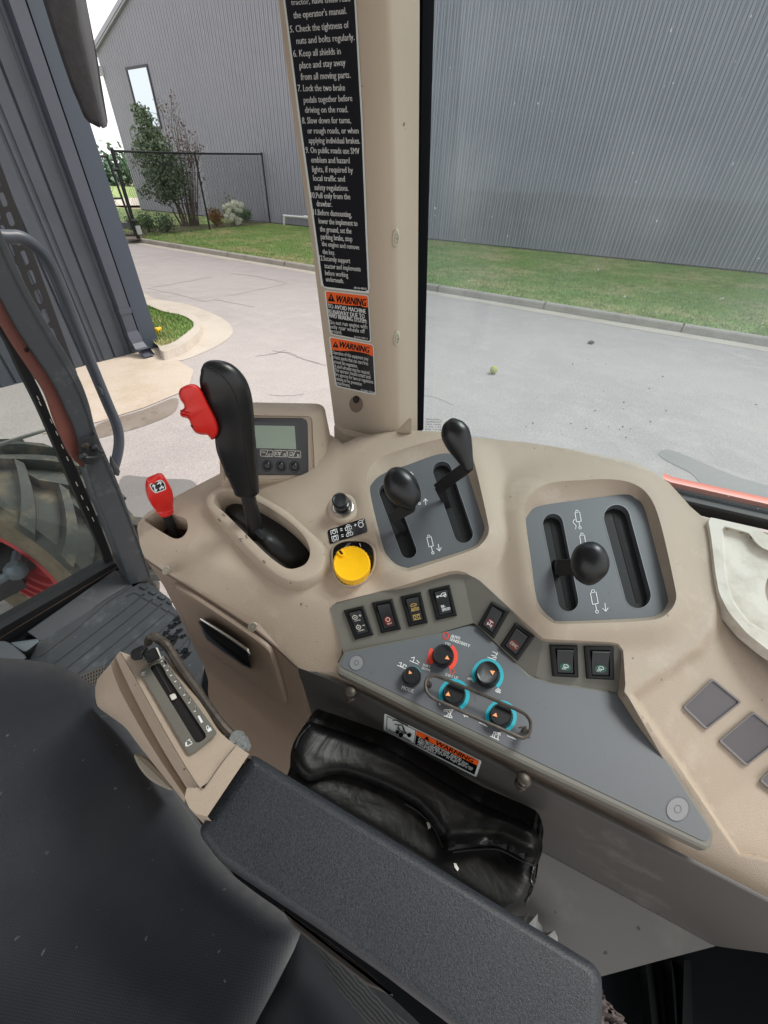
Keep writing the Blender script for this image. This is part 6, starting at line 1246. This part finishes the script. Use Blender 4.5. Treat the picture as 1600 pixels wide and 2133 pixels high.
for c, rx, ry in (((824.5, 496), 7.5, 20), ((826.5, 705), 7, 16)):
    fp = facing3(at(HP, [c])[0] - np.array([.001, .001, 0])); mb = MB(); blob(mb, arc(c, rx, ry, 0, 360, 29, 4)[:-1], fp, .003, .006, 2.5, n=4); o = mb.out('screw_cap', CAPW, t); mb = MB(); ribbons(mb, fp.off(.0036), [arc((c[0]+1, c[1]+1), rx*.55, ry*.5, 0, 360, 20, 4)], 1.0); patch(mb, fp.off(.0036), arc((c[0]+2, c[1]+1), 1.6, 2.4, 0, 360, 10)[:-1]); mb.out('cap_ring', mat('cap ring', (140, 136, 122), .6), o, smooth=None, fix=False)
# base boot of the pillar
bb = at(HP, [(702, 893), (720, 900), (760, 912), (800, 917), (815, 914), (852, 880), (855, 882)]); mb = MB(); bt = np.array([a1(Xp(.60), *p) for p in ((696, 888), (716, 902), (758, 914), (800, 919), (817, 914))]); 
lw_ = np.array([a1(Xp(.60), *p) for p in ((697, 940), (716, 950), (758, 955), (800, 960), (820, 958))]); mb.loft([bt + np.array([.02, .01, 0]), bt, lw_], False); mb.out('pillar_foot', TAN2, t, smooth=40, fix=False)
mb = MB(); q = [(815, 912), (853, 873), (857, 880), (857, 960), (815, 960)]; v, F, _ = cdt(q, [], None); patch(mb, Xp(.618), q); patch(mb, Xp(.622), [(812, 914), (852, 871), (857, 872), (857, 884), (820, 920)]); mb.out('foot_flap', TAN2, t, smooth=None, fix=False)
# stickers: every line is set along the sticker between its two edges
class Stick:
    def __init__(s, Lp, Rp): s.L, s.R = np.array(Lp, float), np.array(Rp, float)
    def e(s, P, v): return np.interp(v, P[:, 1], P[:, 0])
def sticker(name, quad, label):
    o = None; mb = MB(); rq = rounded(quad, 6, 4); patch(mb, Lift(HP, .0002), resample(rq, 120), 0, 9); o = mb.out(name, LABW, t, smooth=None, fix=False); o['label'] = label; return o, rq
big = [(572, -140), (590, 0), (622, 250), (651, 460), (670, 600), (771, 612), (766, 500), (756, 250), (742, 0), (733, -140)]
o, rq = sticker('safety_sticker', big, 'tall black sticker with white numbered safety rules')
mb = MB(); ins = resample(rounded([(576, -137), (594, 0), (626, 250), (655, 460), (673.5, 597), (767, 607.5), (762, 500), (752, 250), (738, 0), (729, -137)], 4, 3), 200); patch(mb, Lift(HP, .0006), ins, 0, 9); mb.out('sticker_face', LAB, o, smooth=None, fix=False)
HT = Lift(HP, .0011); mb = MB()
for s, (x, y), (x2, y2), h in (('safety instructions', (160, -200), (650, -240), 52), ('4. Before allowing', (150, -100), (600, -135), 52), ('tractor, have them read', (200, 45), (722, 12), 40), ("the operator's manual.", (220, 165), (692, 122), 50), ('5. Check the tightness of', (190, 290), (712, 247), 50), ('nuts and bolts regularly.', (248, 392), (762, 356), 50), ('6. Keep all shields in', (220, 506), (640, 482), 50), ('place and stay away', (275, 610), (682, 582), 50), ('from all moving parts.', (287, 712), (726, 692), 50),
        ('7. Lock the two brake', (260, 812), (678, 805), 48), ('pedals together before', (312, 915), (742, 898), 46), ('driving on the road.', (324, 1003), (704, 997), 46), ('8. Slow down for turns,', (298, 1098), (730, 1094), 46), ('or rough roads, or when', (346, 1186), (798, 1186), 44), ('applying individual brakes.', (357, 1272), (810, 1276), 44), ('9. On public roads use SMV', (330, 1358), (806, 1368), 44), ('emblem and hazard', (378, 1445), (720, 1452), 44), ('lights, if required by', (388, 1528), (748, 1536), 44), ('local traffic and', (397, 1606), (677, 1614), 42), ('safety regulations.', (408, 1688), (708, 1696), 42), ('10.Pull only from the', (376, 1758), (724, 1772), 42), ('drawbar.', (426, 1832), (562, 1838), 42), ('11.Before dismounting,', (398, 1908), (736, 1930), 42), ('lower the implement to', (446, 1985), (788, 2008), 40), ('the ground, set the', (456, 2056), (734, 2076), 40), ('parking brake, stop', (464, 2124), (742, 2146), 40)):
    text(mb, HT, s, *z3((x, y), (x2, y2)), h*.23448*1.25, up=(-.08, -1), bold=.18)
for s, (x, y), (x2, y2), h in (('the engine and remove', (502, 282), (855, 318), 40), ('the key.', (510, 358), (626, 368), 40), ('12.Securely support', (480, 418), (770, 446), 40), ('tractor and implements', (528, 492), (868, 524), 40), ('before working', (534, 558), (750, 580), 40), ('underneath.', (543, 616), (710, 636), 38), ('3F240-98362', (806, 688), (928, 698), 16)):
    text(mb, HT, s, *z4((x, y), (x2, y2)), h*.22035*1.2, up=(-.08, -1), bold=.15)
mb.out('sticker_text', WHT, o, smooth=None, fix=False)
def warn(label, zq, split, tri, wtext, lines, name='warning_sticker'):
    q = z4(*zq); o, rq = sticker(name, q, label); qc = np.mean(q, 0); ins = resample(rounded(qc + (np.array(q)-qc)*np.array([.945, .955]), 4, 3), 120); mb = MB(); patch(mb, Lift(HP, .0006), ins, 0, 9); o2 = mb.out('sticker_face', LAB, o, smooth=None, fix=False)
    s0, s1 = z4(*split); lp = [p for p in ins if (p[1] - s0[1]) - (s1[1]-s0[1])/(s1[0]-s0[0])*(p[0]-s0[0]) < 0]
    mb = MB(); patch(mb, Lift(HP, .0010), lp, 0, 7); mb.out('warning_band', ORA, o, smooth=None, fix=False)
    H2 = Lift(HP, .0016); mb = MB(); patch(mb, H2, z4(*tri), 0); (a, b, h) = wtext; text(mb, H2, 'WARNING', *z4(a, b), h*.245, bold=.55, i=0)
    tx = z4(*tri); c = np.mean(tx, 0); ribbons(mb, Lift(HP, .0019), [[(tx[0][0]*.7+c[0]*.3, tx[0][1]*.45 + c[1]*.55), (c[0], c[1]+.5)]], 1.4, i=2); 
    for s, a, b, h, bd in lines: text(mb, H2, s, *z4(a, b), h*.27, up=(-.1, -1), i=1, bold=bd)
    mb.out('sticker_text', [LAB, WHT, ORA], o, smooth=None, fix=False)
warn('orange and black sticker about machine runaway', ((524, 700), (945, 748), (970, 1196), (578, 1118)), ((520, 822), (950, 880)), ((588, 728), (626, 812), (556, 803)), ((632, 816), (914, 852), 62),
     [('TO AVOID MACHINE', (560, 868), (918, 922), 34, .3), ('RUNAWAY DUE TO', (566, 920), (908, 968), 34, .3), ('4WD BRAKING SYSTEM:', (570, 958), (928, 1016), 34, .3), ('Do not run engine with', (578, 1020), (932, 1066), 34, .1), ('only rear wheels off', (582, 1062), (910, 1110), 34, .1), ('ground.', (586, 1104), (692, 1120), 34, .1), ('3F260-98211', (806, 1150), (935, 1168), 14, 0)])
warn('orange and black sticker about sparks and fire', ((566, 1135), (992, 1212), (1016, 1696), (632, 1612)), ((570, 1258), (992, 1336)), ((630, 1186), (660, 1246), (602, 1236)), ((660, 1238), (944, 1294), 50),
     [('Operation of this equipment may', (604, 1302), (942, 1368), 30, 0), ('create sparks that can start fires', (610, 1346), (940, 1412), 30, 0), ('around dry vegetation.', (616, 1390), (840, 1436), 30, 0), ('A spark arrester may be required.', (622, 1432), (958, 1500), 30, 0), ('The operator should contact local', (626, 1470), (962, 1540), 30, 0), ('fire agencies for laws or regulations', (630, 1510), (988, 1586), 30, 0), ('relating to fire prevention', (636, 1552), (880, 1606), 30, 0), ('requirements.', (640, 1590), (770, 1620), 30, 0), ('6C200-47481', (870, 1650), (1000, 1680), 14, .2)])
# warning label on the kick panel
t = con; q = np.array(q3((420, 645), (1126, 992), (1086, 1110), (414, 768))); DL = D1.off(.0012); mb = MB(); patch(mb, DL, rounded(q, 4, 3)); o = mb.out('warning_label', LABW, con, smooth=None, fix=False)
fl_ = lambda a, b: tuple(bil(q, a, b)); mb = MB(); DI = DL.off(.0006)
patch(mb, DI, [fl_(.335, .08), fl_(.975, .08), fl_(.975, .92), fl_(.335, .92)], 0); patch(mb, DI.off(.0004), [fl_(.335, .08), fl_(.975, .08), fl_(.975, .36), fl_(.335, .36)], 1); D3 = DI.off(.0008)
patch(mb, D3, [fl_(.445, .12), fl_(.475, .33), fl_(.415, .33)], 0); text(mb, D3, 'WARNING', fl_(.53, .335), fl_(.92, .335), 8, i=0, bold=.5)
for k, s in enumerate(('To avoid personal injury,', 'Use Bi-speed Turn only in low', 'gears and slow speed. Do not use', '"Bi-speed Turn" in high gears or', 'road speed.')): text(mb, D3, s, fl_(.36, .48+.10*k), fl_((.36 + .6*len(s)/33), .48+.10*k), 4.4, i=2)
ribbons(mb, DI, [[fl_(.03, .1), fl_(.325, .1), fl_(.325, .92), fl_(.03, .92), fl_(.03, .1)], [fl_(.05, .82), fl_(.29, .84)]], 1, i=0)
ribbons(mb, D3, [q3((480, 700), (510, 695), (560, 720), (590, 735)), q3((495, 728), (550, 735), (575, 790), (540, 775), (510, 750)), q3((520, 735), (530, 770)), q3((550, 740), (560, 775)), q3((505, 770), (530, 795), (575, 795), (610, 812))], 1.5, i=0)
for c, r in ((540, 802), 5), ((600, 805), 4.5), ((515, 782), 4): patch(mb, D3, arc(q3(c)[0], r, r, 0, 360, 14)[:-1], 0)
mb.out('label_print', [LAB, ORA, WHT], o, smooth=None, fix=False)
# ------------------------------------------------------------------ side window
t = thing('side_window', 'large tinted side window with black edge strip and orange lower frame', 'window', (.73, -.3, 1.9))
XG = Xp(.735); gl_ = [(850, -400), (850, 905), (960, 905), (1200, 945), (1420, 1035), (1700, 1110), (2600, 1330), (2600, -900)]
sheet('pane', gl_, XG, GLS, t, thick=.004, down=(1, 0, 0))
st = [(836, -300), (842, 0), (843, 500), (848, 905), (868, 905), (868, 880), (873, 500), (881, 0), (886, -300)]; sheet('edge_strip', st, Xp(.70), mat('strip black', (10, 12, 16), .9, spec=.05), t, thick=.03, down=(1, 0, 0), bev=2)
def bar(name, px, X, m, bev=2, thick=.02): return sheet(name, px, Xp(X), m, t, thick=thick, down=(1, 0, 0), bev=bev)
bar('orange_frame', [(1380, 996), (1397, 1004), (1600, 1050), (2300, 1205), (2300, 1230), (1600, 1067), (1412, 1024), (1380, 1016)], .745, ORP)
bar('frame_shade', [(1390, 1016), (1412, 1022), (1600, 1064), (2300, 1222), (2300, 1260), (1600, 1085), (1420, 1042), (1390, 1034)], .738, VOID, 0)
bar('rubber_seal', [(1395, 1032), (1420, 1040), (1600, 1082), (2300, 1245), (2300, 1310), (1600, 1106), (1475, 1080), (1410, 1062)], .72, RUB, 6)
mb = MB()
for k, s in enumerate(('LAMISAFE', 'TEMPERED', 'SAFETY GLASS', 'M-1 AS-2', 'DOT 858')):
    y = 872 + 5.2*k; text(mb, XG.off(.004), s, (920 - .4*k, y+4), (887 - .4*k, y+2.5), 3, up=(0, -1))
mb.out('glass_mark', mat('etched mark', (44, 48, 50), .6), t, smooth=None, fix=False)

# ------------------------------------------------------------------ the cab roof overhead: out of view, added so light enters by the windows
t = thing('cab_roof', 'cab roof with pale headliner above the seat and console', 'roof', (0, .3, CZ+.62))
mb = MB(); lo, hi = np.array([-.85, -.75]), np.array([.80, 1.42])
rp_ = rounded([(lo[0], lo[1]), (hi[0], lo[1]), (hi[0], hi[1]), (lo[0], hi[1])], .18, 6); rg = [np.c_[rp_*.96 + .04*rp_.mean(0), np.full(len(rp_), CZ+.60)], np.c_[rp_, np.full(len(rp_), CZ+.62)], np.c_[rp_, np.full(len(rp_), CZ+.74)], np.c_[rp_*.9 + .1*rp_.mean(0), np.full(len(rp_), CZ+.80)]]
mb.loft(rg, True, True, True); mb.out('headliner', mat('headliner', (140, 134, 126), .8), t)
